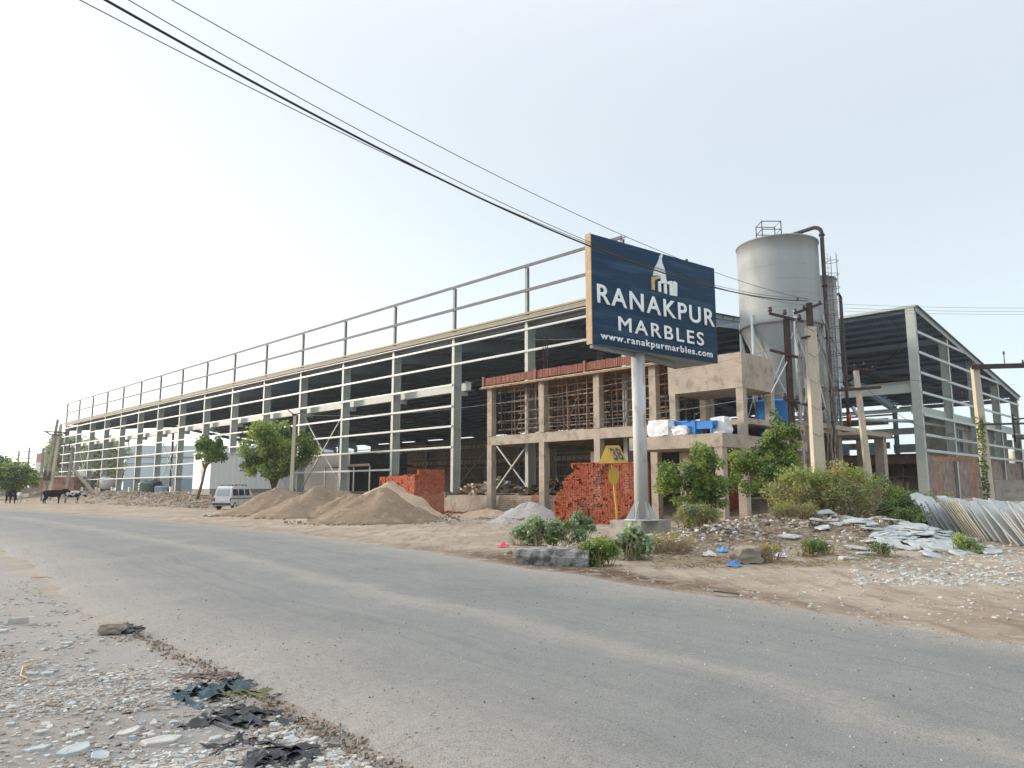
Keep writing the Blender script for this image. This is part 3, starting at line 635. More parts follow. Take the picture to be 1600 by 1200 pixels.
# ------------------------------------------------------------------ silos and deck
D = thing('silo_deck', 'concrete silo deck on tall pillars behind the thorny bush', 'platform', OL, AX)
m = MB(); m.b2(3.6, 8.7, 4.7, 17, 4.95, 5.2); m.build('deck_slab', CONC, D)
m = MB(); m.b2(8.71, 10.4, 7.2, 11.5, 4.55, 4.7); m.build('canopy_slab', CONC, D)
for (x, y) in ((8.3, 5.0), (8.4, 8.6), (8.4, 12.5), (4, 5.0), (4, 12), (9.9, 11.2), (6.2, 5.0)):
    m = MB(); m.b2(x-.25, x+.25, y-.25, y+.25, 0, 4.94 if x < 9 else 4.54); m.build('pillar', CONC, D)
m = MB(); m.b2(4.3, 8.2, 8.9, 9.05, .5, 4.9); m.build('back_wall', CONCD, D)
def silo(name, label, p, r, ztopp, zband, ztip, nleg=6):
    t = thing(name, label, 'silo', p, 0)
    m = MB(); m.lathe((0, 0, 0), [(r, zband), (r, ztopp-.9)], 48)
    for k in range(1, 6): z = zband+(ztopp-zband)*k/6; m.lathe((0, 0, 0), [(r, z-.015), (r+.008, z-.012), (r+.008, z+.012), (r, z+.015)], 48)
    m.lathe((0, 0, 0), [(r, ztopp-.9), (r, ztopp), (r+.06, ztopp), (r+.06, ztopp+.08), (r, ztopp+.1), (.3, ztopp+.42), (0, ztopp+.44)], 48); m.build('barrel', SILO, t)
    m = MB(); m.lathe((0, 0, 0), [(r, zband), (.25, ztip), (.25, ztip-.4), (0, ztip-.4)], 48); m.build('cone', SILO, t)
    m = MB(); m.lathe((0, 0, 0), [(r+.01, zband-.1), (r+.08, zband-.1), (r+.08, zband-.06), (r+.08, zband+.04), (r+.01, zband+.04)], 48); m.build('ring_beam', mat('ring grey', (.16, .17, .17), (.2, .21, .21), 2, .6) if nleg > 4 else SILO, t)
    pts = []
    for k in range(nleg):
        a = 2*pi*k/nleg+.5; q = (r+.02)*1.0; m = MB(); m.tube((q*cos(a), q*sin(a), 5.2-0), (q*cos(a), q*sin(a), zband+.5), .1, 10); m.b2(q*cos(a)-.2, q*cos(a)+.2, q*sin(a)-.2, q*sin(a)+.2, 5.2, 5.24)
        m.build('leg', GIRT, t); pts.append((q*cos(a), q*sin(a)))
    for k in range(nleg):
        (a, b), (c, d) = pts[k], pts[(k+1) % nleg]; m = MB(); m.bar((a, b, 5.4), (c, d, zband-.5), .06, .06); m.bar((c*.98, d*.98, 5.4), (a*.98, b*.98, zband-.5), .06, .06); m.build('cross_brace', GIRT, t)
    return t
SP = aty(1232, 740, 42.0); SP.z = 0
T1 = silo('cement_silo', 'large pale grey cement silo with wide cone and rooftop railing', SP, 2.27, 15.75, 10.9, 6.05)
m = MB(); cx, cy = -.75, -.9
for (x, y) in ((-.55, -.5), (.55, -.5), (-.55, .5), (.55, .5)): m.tube((cx+x, cy+y, 15.9), (cx+x, cy+y, 16.9), .03, 6)
for z in (16.4, 16.88):
    m.path([(cx-.55, cy-.5, z), (cx+.55, cy-.5, z), (cx+.55, cy+.5, z), (cx-.55, cy+.5, z), (cx-.55, cy-.5, z)], .026, 6)
m.build('roof_railing', DARKI, T1)
P2 = aty(1270+18, 700, 46.5); P2.z = 0
T2 = silo('cement_silo', 'slimmer grey silo tower partly hidden behind the big silo with caged ladder', P2, 1.3, 14.95, 8.0, 6.2, 4)
def ladder(parent, a, z0, z1, r):
    c, s = cos(a), sin(a); m = MB(); 
    for w in (-.22, .22):
        m.tube((r*c-s*w, r*s+c*w, z0), (r*c-s*w, r*s+c*w, z1), .022, 6)
    z = z0
    while z < z1: m.tube((r*c-s*.22, r*s+c*.22, z), (r*c+s*.22, r*s-c*.22, z), .012, 5); z += .3
    z = z0+2
    while z <= z1:
        m.path([((r+.38-.38*cos(q))*c-s*.36*sin(q), (r+.38-.38*cos(q))*s+c*.36*sin(q), z) for q in np.linspace(.3, 2*pi-.3, 10)], .016, 5); z += .85
    for q in (1.6, pi, 4.6):
        x, y = (r+.38-.38*cos(q)), .36*sin(q); m.tube((x*c-s*y, x*s+c*y, z0+2), (x*c-s*y, x*s+c*y, z1), .012, 5)
    m.build('ladder', DARKI, parent)
ladder(T2, radians(-75), 5.3, 16.3, 1.4)
t = thing('filling_pipe', 'rusty brown filling pipe arching from the big silo roof down its right side', 'pipe', SP, 0)
m = MB(); dx = 2.55; q0 = Vector((.0, 0, 15.95)); px_ = Vector((1.85, -1.5, 0)); L_ = px_
pts = [Vector((-.1, .2, 16.0)), Vector((.1, .1, 16.2))]
for k in range(1, 9): pts.append(Vector((.1, .1, 16.3)).lerp(Vector((px_.x*.92, px_.y*.92, 16.5)), k/8))
for a in (30, 60, 90): pts.append(Vector((px_.x*.92+.35*sin(radians(a)), px_.y*.92-.15*sin(radians(a)), 16.5-.35*(1-cos(radians(a))))))
pts += [Vector((px_.x*.92+.35, px_.y*.92-.15, z)) for z in (14, 11, 8, 5.6, 3.0, .8)]
m.path(pts, .115, 12); m.build('pipe', DARKI, t)
for z in (16.0, 13, 10, 7, 5.3):
    m = MB(); m.lathe((px_.x*.92+.35, px_.y*.92-.15, 0), [(.115, z-.04), (.17, z-.04), (.17, z+.04), (.115, z+.04)], 14); m.build('flange', RUST, t)
t = thing('vent_pipe', 'dark vertical pipe on the far side of the slim silo', 'pipe', P2+Vector((1.55, -.2, 0)), 0)
m = MB(); m.path([(-.5, .2, 13.9), (-.35, .1, 14.1), (-.1, 0, 14.1), (0, 0, 13.9), (0, 0, 9), (0, 0, 5.3)], .1, 10); m.build('pipe', DARKI, t)
m = MB(); m.path([(0, 0, 5.8), (.05, 0, 6.3)], .14, 10); m.build('collar', mat('red paint', (.45, .04, .04), (.5, .06, .05), 3, .5), t)
t = thing('water_main_pipe', 'long pale grey pipe running from the silo deck into the right shed', 'pipe', wl(9.3, 12.2), AX)
m = MB(); m.path([(-1.2, 0, 6.6), (-.9, .0, 6.0), (-.5, .1, 5.75), (.2, 5.6, 6.0), (.2, 30, 6.3)], .11, 10); m.build('pipe', SILO, t)
# ------------------------------------------------------------------ billboard
def billboard():
    Y1 = 22.55
    TL = aty(923.5, 365, Y1); BL = aty(917.8, 536, Y1); r = ray(1115.8, 419.6); k = (TL.z-EYE)/r.z; TR = Vector((0, 0, EYE))+r*k
    d = Vector((TR.x-TL.x, TR.y-TL.y, 0)); Wd = d.length; d.normalize(); az = atan2(d.y, d.x); H = TL.z-BL.z
    t = thing('billboard', 'big dark blue roadside company billboard on a single thick pale pole', 'billboard', (TL.x, TL.y, 0), az)
    NAVY = mat('navy board', (.010, .035, .075), (.015, .045, .09), .7, .5, 0, spec=.12, c3=(.10, .17, .24), s3=1.1, a3=.35, stretch=(.3, 1, 3.4), lo3=.5, hi3=.72)
    z0, z1 = BL.z, TL.z
    m = MB(); M = Matrix.Identity(4)
    m.add([(0, 0, z0), (Wd, 0, z0), (Wd, 0, z1), (0, 0, z1), (0, .05, z0), (Wd, .05, z0), (Wd, .05, z1), (0, .05, z1)], [(0, 1, 2, 3), (7, 6, 5, 4), (0, 4, 5, 1), (3, 2, 6, 7), (1, 5, 6, 2)])
    m.build('front_panel', NAVY, t)
    # rear panel opens like a wedge
    q0 = Vector((0, .20, 0)); q1 = Vector((Wd*.97, 1.75, 0)); m = MB()
    P = [(q0.x, q0.y, z0), (q1.x, q1.y, z0), (q1.x, q1.y, z1), (q0.x, q0.y, z1)]; Q = [(a, b+.05, c) for a, b, c in P]
    m.add(P+Q, [(3, 2, 1, 0), (4, 5, 6, 7), (0, 1, 5, 4), (3, 7, 6, 2), (1, 2, 6, 5)]); m.build('rear_panel', NAVY, t)
    m = MB(); m.b2(-.035, -.002, 0, .25, z0-.02, z1+.02); m.build('edge_panel', mat('faded ochre edge', (.40, .28, .16), (.32, .23, .15), 3, .7, c3=(.5, .42, .32), s3=6, a3=.6), t)
    m = MB(); m.add([(0.02, .05, z0+.01), (Wd, .05, z0+.01), (q1.x, q1.y, z0+.01), (.02, .30, z0+.01)], [(0, 3, 2, 1)])
    for u in (.2, .5, .8): m.bar((Wd*u, .06, z0+.06), (q1.x*u, .28+1.45*u, z0+.06), .08, .1)
    m.bar((.1, .17, z0-.06), (Wd*.75, .75, z0-.06), .12, .12)
    m.build('under_frame', mat('under grey', (.22, .25, .28), (.26, .29, .32), 2, .6), t)
    # pole
    pw = aty(1003, 815, 24.35); l = Vector((pw.x-TL.x, pw.y-TL.y, 0)); lx, ly = l.dot(d), l.dot(Vector((-d.y, d.x, 0)))
    PAINT = mat('weathered pale paint', (.42, .45, .46), (.50, .51, .49), 1.2, .6, .05, 20, c3=(.33, .22, .13), s3=3.6, a3=.9, stretch=(1, 1, .3), lo3=.54, hi3=.68)
    m = MB(); m.tube((lx, ly, .62), (lx, ly, z0-.02), .225, 28); m.tube((lx, ly, z0-.0), (lx, ly, z1-.3), .2, 20); m.build('pole', PAINT, t)
    m = MB()
    for k in range(6):
        a = k*pi/3+.3; c, s = cos(a), sin(a); m.add([(lx+.22*c-.01*s, ly+.22*s+.01*c, .64), (lx+.52*c-.01*s, ly+.52*s+.01*c, .64), (lx+.22*c-.01*s, ly+.22*s+.01*c, 1.2), (lx+.22*c+.01*s, ly+.22*s-.01*c, .64), (lx+.52*c+.01*s, ly+.52*s-.01*c, .64), (lx+.22*c+.01*s, ly+.22*s-.01*c, 1.2)], [(0, 1, 2), (5, 4, 3), (1, 4, 5, 2)])
    m.lathe((lx, ly, 0), [(.0, .60), (.56, .60), (.56, .635), (.2, .64)], 24)
    m.build('base_gusset', PAINT, t)
    m = MB(); m.box((lx+.25, ly+.3, .28), (1.55, 1.3, .64), radians(4)); m.build('pedestal', CONCD, t)
    m = MB(); m.tube((Wd*.77, .1, z1), (Wd*.77, .1, z1+.1), .05, 8); m.build('lamp_stub', DARKI, t)
    # lettering
    WH = mat('white lettering', (.80, .82, .82), (.74, .76, .77), 3, .5)
    T = lambda p: 1.16*p/(1+.16*p)
    def text(s, u0, u1, va, vb, name, off=.02, space=1.0, up=1.0):
        cu = bpy.data.curves.new(name, 'FONT'); cu.body = s; cu.size = 1; cu.offset = 0; cu.bevel_depth = off; cu.bevel_resolution = 0; cu.extrude = .012; cu.space_character = space; cu.resolution_u = 6
        o = bpy.data.objects.new(name, cu); COL.objects.link(o)
        me = bpy.data.meshes.new_from_object(o.evaluated_get(bpy.context.evaluated_depsgraph_get())); bpy.data.objects.remove(o)
        co = np.empty(len(me.vertices)*3); me.vertices.foreach_get('co', co); co = co.reshape(-1, 3)
        x0, y0 = co[:, 0].min(), co[:, 1].min(); x1, y1 = co[:, 0].max(), co[:, 1].max()
        X = (co[:, 0]-x0)/(x1-x0)*(u1-u0)*Wd+u0*Wd
        Z = z1-vb*H+(co[:, 1]-y0)/(y1-y0)*(vb-va)*H
        Yy = -.02-(co[:, 2])*.5
        me.vertices.foreach_set('co', np.stack([X, Yy, Z], 1).ravel()); me.update(); me.materials.append(WH)
        q = bpy.data.objects.new(name, me); COL.objects.link(q); q.parent = t
    text('RANAKPUR', T(.028), T(.978), .452, .628, 'name_lettering', .020, 1.2)
    text('MARBLES', T(.160), T(.857), .712, .848, 'trade_lettering', .016, 1.25)
    text('www.ranakpurmarbles.com', T(.045), T(.94), .886, .972, 'web_address_lettering', .022, 1.18)
    # emblem: spire, gold r, white m, block
    def XY(px, py):   # board coordinates of a point measured on the board face
        p = (px-145)/640; u = T(p); top = 150+p*182; bot = 720+p*112; return u*Wd, z1-(py-top)/(bot-top)*H
    def plate(polys, name, mt, y=-.02):
        m = MB()
        for poly in polys:
            pts = [XY(*q) for q in poly]; n = len(pts)
            m.add([(a, y, b) for a, b in pts]+[(a, 0.0, b) for a, b in pts], [tuple(range(n))]+[(i, n+i, n+(i+1) % n, (i+1) % n) for i in range(n)])
        m.build(name, mt, t)
    SIL = mat('silver emblem', (.62, .68, .72), (.70, .75, .78), 3, .4)
    plate([[(463, 243), (470, 243), (466, 262), (462, 270), (466, 292), (476, 322), (482, 350), (484, 384), (468, 390), (455, 386), (452, 362), (438, 358), (415, 360), (418, 345), (424, 318), (438, 296), (448, 272), (452, 262), (450, 255), (456, 250)]], 'spire_emblem', SIL)
    GOLD = mat('gold emblem', (.55, .40, .16), (.48, .34, .13), 3, .45)
    plate([[(406, 366), (421, 368), (421, 438), (406, 434)], [(422, 366), (452, 360), (452, 374), (434, 378), (422, 386)]], 'gold_letter_emblem', GOLD, -.035)
    plate([[(440, 392), (452, 388), (454, 448), (440, 444)], [(454, 390), (484, 384), (484, 398), (468, 402), (454, 402)], [(470, 404), (483, 400), (485, 458), (470, 454)], [(486, 392), (512, 388), (512, 404), (500, 408), (486, 404)], [(500, 409), (515, 404), (515, 467), (500, 462)]], 'white_letter_emblem', WH, -.034)
    plate([[(516, 392), (530, 390), (543, 402), (541, 470), (516, 467)]], 'block_emblem', SIL, -.03)
    return t
billboard()
# yellow kilometre marker
t = thing('kilometre_sign', 'yellow roof shaped marker with number 38 on a thin leaning yellow post', 'sign', aty(965, 800, 24.8), 0)
t.location.z = 0
YP = mat('yellow paint', (.52, .34, .05), (.44, .28, .05), 3, .5, c3=(.42, .28, .12), s3=7, a3=.4)
m = MB(); m.path([(.0, 0, -.05), (-.03, 0, .9), (-.10, 0, 1.75), (-.15, 0, 2.5)], .04, 10); m.build('post', YP, t)
m = MB(); n = 24; P = [(.185*cos(a)-.11, -.052, 2.06+.31*sin(a)*(1-.12*cos(a)**2)) for a in np.linspace(0, 2*pi, n, endpoint=False)]; m.add(P+[(a, -.04, c) for a, b, c in P], [tuple(range(n))[::-1], tuple(range(n, 2*n))]+[(i, (i+1) % n, n+(i+1) % n, n+i) for i in range(n)])
m.build('disc', YP, t)
A_, B_, C_ = Vector((-.60, .0, 2.46)), Vector((-.10, -.27, 2.46)), Vector((-.36, -.12, 3.05)); e_ = Vector((.46, .12, .02))
m = MB(); m.add([A_, B_, C_, A_+e_, B_+e_, C_+e_], [(0, 1, 2), (1, 4, 5, 2), (3, 5, 4), (0, 2, 5, 3), (0, 3, 4, 1)]); m.build('tent_plate', YP, t)
def digits():
    cu = bpy.data.curves.new('number', 'FONT'); cu.body = '38'; cu.size = 1; cu.offset = .03
    o = bpy.data.objects.new('number', cu); COL.objects.link(o); me = bpy.data.meshes.new_from_object(o.evaluated_get(bpy.context.evaluated_depsgraph_get())); bpy.data.objects.remove(o)
    c = B_; ex = e_; ey = C_-B_; nrm = ex.cross(ey).normalized()
    co = np.empty(len(me.vertices)*3); me.vertices.foreach_get('co', co); co = co.reshape(-1, 3); x0, y0, _ = co.min(0); x1, y1, _ = co.max(0)
    out = []
    for v in co:
        u = .12+.76*(v[0]-x0)/(x1-x0); w_ = .14+.72*(v[1]-y0)/(y1-y0); p = c+(ex)*u+(ey)*w_+nrm*.006; out.append(p)
    me.vertices.foreach_set('co', np.array([list(p) for p in out]).ravel()); me.update(); me.materials.append(mat('faded black digits', (.06, .07, .10), (.1, .1, .12), 8, .7))
    q = bpy.data.objects.new('number', me); COL.objects.link(q); q.parent = t
digits()
# ------------------------------------------------------------------ brick stacks
def brickstack(name, label, org, rz, W_, D_, H_, cut, sides=True):
    m = MB(); bl, bh, bd = .115, .073, .22
    rows = int(H_/bh); nx = int(W_/bl); ny = int(D_/bl)
    for j in range(rows):
        z = (j+.5)*bh
        for i in range(nx):
            x = (i+.5)*bl
            lim, back = cut(x, z)
            if not lim: continue
            dep = back
            if random.random() < .05: dep += random.uniform(-.06, .10)
            if random.random() < .02: continue
            m.box((x+random.uniform(-.006, .006), dep+bd/2+random.uniform(-.010, .010), z), (bl*.90, bd, bh*.84), random.uniform(-.04, .04), random.choice((0, 0, 0, 1, 2)))
            if j == rows-1 or not cut(x, z+bh)[0]:
                for q in range(1, int(D_/bd)): m.box((x, back+bd*(q+.5), z+random.uniform(-.005, .005)), (bl*.94, bd*.96, bh*.92), 0, random.choice((0, 1, 2)))
        for k in range(1, ny):
            for x in (0, W_):
                if x == 0:
                    xs = [i*bl for i in range(nx) if cut((i+.5)*bl, z)[0]]
                    if not xs: continue
                    xx = min(xs)
                else: xx = W_-bd
                m.box((xx+bd/2, k*bl+bl/2+.1, z), (bd*.98, bl*.9, bh*.84), random.uniform(-.03, .03), random.choice((0, 0, 1, 2)))
    # solid heart
    o = m.build(name, [BRICK, BRICK2, BRICK3]); o.location = org; o.rotation_euler = (0, 0, rz); tag(o, label, 'brick stack')
    return o
def cutA(x, z):
    e = 0.0
    if z > .9: e = (z-.9)*.62
    if z > 1.5: e += .12*sin(z*9)
    if z > 2.25: e = max(e, .93)
    ok = x > e+.08*nz(z, 0, 5)
    b = .0
    h1 = nz(x, z, 1.0, 3); 
    if h1 > .16: b = .11
    if nz(x, z, 3.1, 9) > .38 and x < 2.8: b += .12
    if x > 3.2: b *= .5
    return ok, b
pA = gp(862, 817, .12); qA = gp(992, 823, .1); dA = (qA-pA); 
pA = wl(2.5, -9.0, .1)
A0 = Vector((1.83, 33.9, .08)); A1 = Vector((5.35, 31.7, .08)); dA = A1-A0
brickstack('brick_stack', 'large ragged stack of red bricks stepped on its left, beside the billboard pole', A0, atan2(dA.y, dA.x), 4.3, 1.0, 2.75, cutA)
A0 = wl(-21.4, -4.6, .1)
def cutB(x, z):
    e = 0
    if z < 1.5: e = 0
    if z > 2.35+.25*nz(x, 0, 1.2, 8): return False, 0
    if z > 1.9 and 1.0 < x < 1.25: return False, 0
    b = 0 if nz(x, z, 2, 5) < .3 else .1
    return True, b
b0 = aty(592, 790, 50); b1 = aty(684, 790, 45.5)
b0.z = b1.z = .1; dB = b1-b0
corner = aty(648, 790, 44.5); corner.z = .1
dl = (b0-corner)
brickstack('brick_stack', 'tall neat stack of red bricks rising behind the pale sand heap', corner+dl, atan2(-dl.y, -dl.x), dl.length, 1.9, 2.72, cutB)
# ------------------------------------------------------------------ heaps
def heap(name, label, cat, p, r, h, mt, ridge=None, seed=0, n=56, rz=0, sharp=1.0):
    m = MB(); P = []; K = 40
    r = (r[0]*1.1, r[1]*1.1)
    for i in range(K+1):
        u = i/K
        for k in range(n):
            a = 2*pi*k/n; rr = u*(1.0+.2*nz(cos(a), sin(a), 1.3, seed)+.10*nz(cos(a), sin(a), 5, seed+5))
            x, y = rr*cos(a)*r[0], rr*sin(a)*r[1]
            z = h*(1-u**1.05)**sharp if u < 1 else 0
            z = h*(max(0, 1-sqrt(u*u+.012)+.1*0))*(1.0)+.0
            z += .30*h*nz(x, y, .75, seed)*(1-u)*min(1, u*4+.25)+.09*nz(x, y, 2.2, seed)*(1-u*.5)+.05*nz(x, y, 5, seed)+.03*nz(x, y, 12, seed)*(1 if u < .98 else 0)
            if ridge: x += ridge[0]*(1-u); y += ridge[1]*(1-u)
            P.append((x, y, z-(.14 if u > .985 else 0)))
    fs = [(i*n+k, (i+1)*n+k, (i+1)*n+(k+1) % n, i*n+(k+1) % n) for i in range(K) for k in range(n)]
    m.add(P, fs, 0, True); o = m.build(name, mt); o.location = p; o.rotation_euler = (0, 0, rz); return tag(o, label, cat)
def hp(px, Y, z=.08): q = aty(px, 767, Y); q.z = z; return q
heap('sand_heap', 'leftmost brown sand heap covering the front of the parked van', 'sand heap', hp(445, 46, .1), (3.3, 3.0), 1.75, SAND, None, 1)
heap('sand_heap', 'brown sand heap in the middle of the row with the rounded top', 'sand heap', hp(508, 43, .1), (3.7, 3.0), 1.8, SAND, None, 2)
heap('sand_heap', 'nearest brown sand heap with the sharp peak, beside the gravel track', 'sand heap', hp(591, 36, .08), (2.95, 2.4), 1.72, SAND, None, 3)
heap('sand_heap', 'paler coarse sand heap with the highest crest, against the red brick stack', 'sand heap', hp(606, 41, .08), (2.7, 3.2), 2.12, SANDL, None, 4)
heap('sand_heap', 'low lumpy sand heap filling the gap between two taller heaps', 'sand heap', hp(552, 41.5, .08), (2.4, 2.4), 1.45, SAND, None, 14)
heap('gravel_heap', 'small grey gravel heap in front of the low tan brick wall', 'gravel heap', hp(826, 38.5, .1), (1.75, 1.5), .95, GRAV, None, 5)
heap('sand_heap', 'very low spread of tan sand at the foot of the first concrete pillar', 'sand heap', hp(765, 41, .1), (2.3, 1.6), .45, SANDL, None, 6)
heap('gravel_heap', 'tiny blue grey gravel heap on the track before the tan sand', 'gravel heap', hp(790, 34, .1), (.8, .7), .32, GRAV, None, 7)
# ------------------------------------------------------------------ loose stones, rubble
def chips(name, pts, smin, smax, mats, flat=.35, label=None, cat=None, kind='stuff', power=2.2, wts=None):
    m = MB(); nm = len(mats)
    for (x, y, z) in pts:
        s = smin+(smax-smin)*random.random()**power; k = random.choice((4, 5, 5, 6)); a0 = random.random()*6.28
        P = []; el = random.uniform(.5, 1)
        for i in range(k):
            a = a0+2*pi*i/k+random.uniform(-.3, .3); r = s*random.uniform(.6, 1); P.append([r*cos(a), r*sin(a)*el])
        R = Matrix.Rotation(random.random()*6.28, 3, 'Z')@Matrix.Rotation(random.gauss(0, .28), 3, 'X'); th = s*flat*random.uniform(.5, 1.4)
        V = [R@Vector((q[0], q[1], -th*.4)) for q in P]+[R@Vector((q[0]*.82, q[1]*.82, th)) for q in P]
        o = Vector((x, y, z+th*.1)); V = [v+o for v in V]
        mi = random.choices(range(nm), wts)[0] if wts else random.randrange(nm)
        m.add(V, [tuple(range(k, 2*k))]+[(i, (i+1) % k, k+(i+1) % k, k+i) for i in range(k)], mi)
    o = m.build(name, mats); return tag(o, label, cat, kind=kind)
def near_edge_ok(x, y, margin=.0):
    # is the point on the near side verge (left of the road's near edge)?
    for i in range(len(NEAR)-1):
        (ax, ay), (bx, by) = NEAR[i], NEAR[i+1]
        if min(ay, by) <= y <= max(ay, by):
            u = (y-ay)/(by-ay) if by != ay else 0; return x < ax+(bx-ax)*u-margin
    return False
pts = []
while len(pts) < 21000:
    py = random.uniform(905, 1215); px = random.uniform(-80, 640); p = gp(px, py)
    p.x += random.gauss(0, .05)
    if not near_edge_ok(p.x, p.y, .12): continue
    dens = .25+.9*sst(-.25, .35, nz(p.x, p.y, .7, 4))
    if p.y > 7.5: dens *= .55
    if nz(p.x, p.y, .45, 9) > .2: dens *= .45
    e = 0
    if random.random() < dens: pts.append((p.x, p.y, hgt(p.x, p.y)))
chips('stone_chips', pts, .005, .042, [STONE, STONEB, STONED, STONEW, STONEW, STONED], .3, 'broken pale stone chips strewn over the near left verge', 'stone chips', power=4.5)
pts = []
while len(pts) < 7000:
    t_ = random.uniform(2.2, 12); a_ = crom(NEAR, t_); c_ = crom(FAR, t_); u_ = random.random()
    if random.random() < .45: u_ = random.choice((abs(random.gauss(0, .10)), 1-abs(random.gauss(0, .08))))
    if not .012 < u_ < .99: continue
    p_ = a_.lerp(c_, u_)
    if p_.length > 34: continue
    pts.append((p_.x, p_.y, .03+.05*(1-(2*u_-1)**2)+.05*nz(p_.x, p_.y, .5, 1)))
chips('road_grit', pts, .003, .012, [STONEW, STONE, STONE, STONEW, STONED, mat('dark grit', (.06, .06, .062), (.09, .09, .09), 4, .9)], .6, 'loose grit and tiny stones scattered over the asphalt', 'grit', power=3)
pts = []
for k in range(2200):
    t_ = random.uniform(3.2, 6.4); a_ = crom(NEAR, t_); c_ = crom(FAR, t_); n_ = (c_-a_).normalized(); p_ = a_-n_*(random.gauss(.02, .07)-.10*nz(t_*3, 0, 1)); pts.append((p_.x, p_.y, hgt(p_.x, p_.y)+.005))
chips('edge_crumbs', pts, .004, .022, [mat('dark crumb', (.10, .085, .07), (.15, .13, .11), 6, .95), STONED, mat('earth crumb', (.2, .16, .12), (.26, .21, .17), 6, .95)], .7, 'dark broken asphalt crumbs along the near edge of the road', 'asphalt crumbs', power=2.5)
# coarser stones on the near verge (individual things)
def flatstone(name, label, p, s, mt, seed, group=None, th=.25, tilt=.12, el=.7, cat='stone'):
    random.seed(seed); k = random.choice((5, 6, 7)); m = MB(); poly = []
    for i in range(k):
        a = 2*pi*i/k+random.uniform(-.28, .28); r = s*random.uniform(.75, 1.05); poly.append((r*cos(a), r*sin(a)*el))
    M = Matrix.Rotation(random.uniform(-tilt, tilt), 4, 'X')@Matrix.Rotation(random.uniform(-tilt, tilt), 4, 'Y')
    z1 = s*th
    zb = -s*.12 if th > .06 else -s*th*.5
    V = [M@Vector((x, y, zb)) for x, y in poly]+[M@Vector((x*.97, y*.97, z1*.75)) for x, y in poly]+[M@Vector((x*.88, y*.88, z1*(1+random.uniform(-.08, .08)))) for x, y in poly]
    m.add(V, [tuple(range(2*k, 3*k))]+[(i, (i+1) % k, k+(i+1) % k, k+i) for i in range(k)]+[(k+i, k+(i+1) % k, 2*k+(i+1) % k, 2*k+i) for i in range(k)])
    o = m.build(name, mt); o.location = p; o.rotation_euler = (0, 0, random.random()*6.28)
    return tag(o, label, cat, group)
def gz(px, py): p = gp(px, py); p.z = hgt(p.x, p.y); p2 = gp(px, py, p.z); p2.z = hgt(p2.x, p2.y); return p2
big = [(250, 1160, .15, 'largest pale flat slab piece lying in the near left rubble', STONE, .12), (118, 1172, .13, 'long pale slab piece at the bottom left edge of the rubble', STONEB, .14),
       (428, 1138, .055, 'chunky white stone near the broken asphalt edge', STONE, .6), (455, 1158, .075, 'flat blue grey stone next to the chunky white stone', STONEB, .15),
       (28, 975, .12, 'pale stone lump at the far end of the left verge', STONE, .5),        (75, 1055, .07, 'small round pale stone in the middle of the left verge', STONEB, .4), (0, 988, .11, 'white stone cut by the left picture edge', STONE, .3),
       (60, 1172, .09, 'greenish grey slab shard near the bottom left corner', STONEB, .2), (490, 1160, .05, 'white angular stone beside the plant litter on the verge', STONE, .5),
       (155, 1183, .1, 'thin grey slab shard below the largest slab piece', STONEB, .15), (200, 1145, .09, 'narrow white slab shard above the largest slab piece', STONE, .15), (595, 1187, .03, 'small white pebble at the asphalt edge near the bottom', STONE, .5)]
for i, (px, py, s, lb, mt, th) in enumerate(big): flatstone('stone_piece', lb, gz(px, py), s, mt, 100+i, th=th)
blob('stone_lump', 'beige stone lump half wrapped in dark rag', 'stone', gz(176, 990), (.26, .2, .12), STONED, 5, .2, .3)
random.seed(31)
for i in range(60):
    while True:
        px, py = random.uniform(0, 520), random.uniform(960, 1198); p = gz(px, py)
        if near_edge_ok(p.x, p.y, .2): break
    st = random.getstate(); flatstone('stone_fragment', 'small broken stone fragment among the chips of the near left verge', p, random.uniform(.022, .06), random.choice((STONE, STONE, STONEB)), 300+i, 'small stone fragments on the near verge', th=random.uniform(.15, .5)); random.setstate(st)
random.seed(77)
# far verge and mound rubble
def scatter(n, polyfn, area): 
    out = []
    while len(out) < n:
        px = random.uniform(area[0], area[2]); py = random.uniform(area[1], area[3]); p = gp(px, py, .1)
        if p.y < 5 or p.y > 130: continue
        if polyfn(p, px, py): out.append((p.x, p.y, hgt(p.x, p.y)))
    return out
def off_road(p, mg=.25):
    for i in range(len(FAR)-1):
        (ax, ay), (bx, by) = FAR[i], FAR[i+1]
        if min(ay, by) <= p.y <= max(ay, by): return p.x > ax+(bx-ax)*(p.y-ay)/(by-ay)+mg
    return False
pts = []
while len(pts) < 15000:
    cx, cy, rx, ry, h = random.choices(MOUNDS, (5, 5, 2, 1.6, 3, .7))[0]; q_ = Vector((random.gauss(cx, rx*.55), random.gauss(cy, ry*.6), 0))
    if not off_road(q_, .9) or random.random() > sst(-.4, .25, nz(q_.x, q_.y, 1.1, 2))+.12: continue
    pts.append((q_.x, q_.y, hgt(q_.x, q_.y)))
chips('rubble', pts, .012, .12, [STONEW, STONED, STONEB, STONED, STONE, mat('dark earth lump', (.10, .075, .055), (.15, .115, .085), 4, .95), mat('dark earth lump', (.1, .07, .05)), STONED, mat('earth clod', (.28, .2, .14), (.35, .26, .19), 4, .95), mat('old paper litter', (.6, .58, .52), (.5, .47, .42), 5, .8)], .38, 'mixed stone rubble and rubbish spread over the roadside mound', 'rubble', power=4)
pts = scatter(1800, lambda p, px, py: off_road(p, .4), (620, 800, 1600, 960))
chips('pebbles', pts, .01, .05, [STONED, STONE, STONEB], .4, 'small pebbles scattered on the dirt beside the far road edge', 'pebbles', power=2.5)
pts = scatter(1500, lambda p, px, py: off_road(p, .4), (1330, 852, 1680, 905))
chips('slate_chips', pts, .02, .10, [STONEB, STONE, STONEB], .2, 'grey slate chippings at the foot of the stone slabs', 'slate chippings', power=2.5)
pts = []
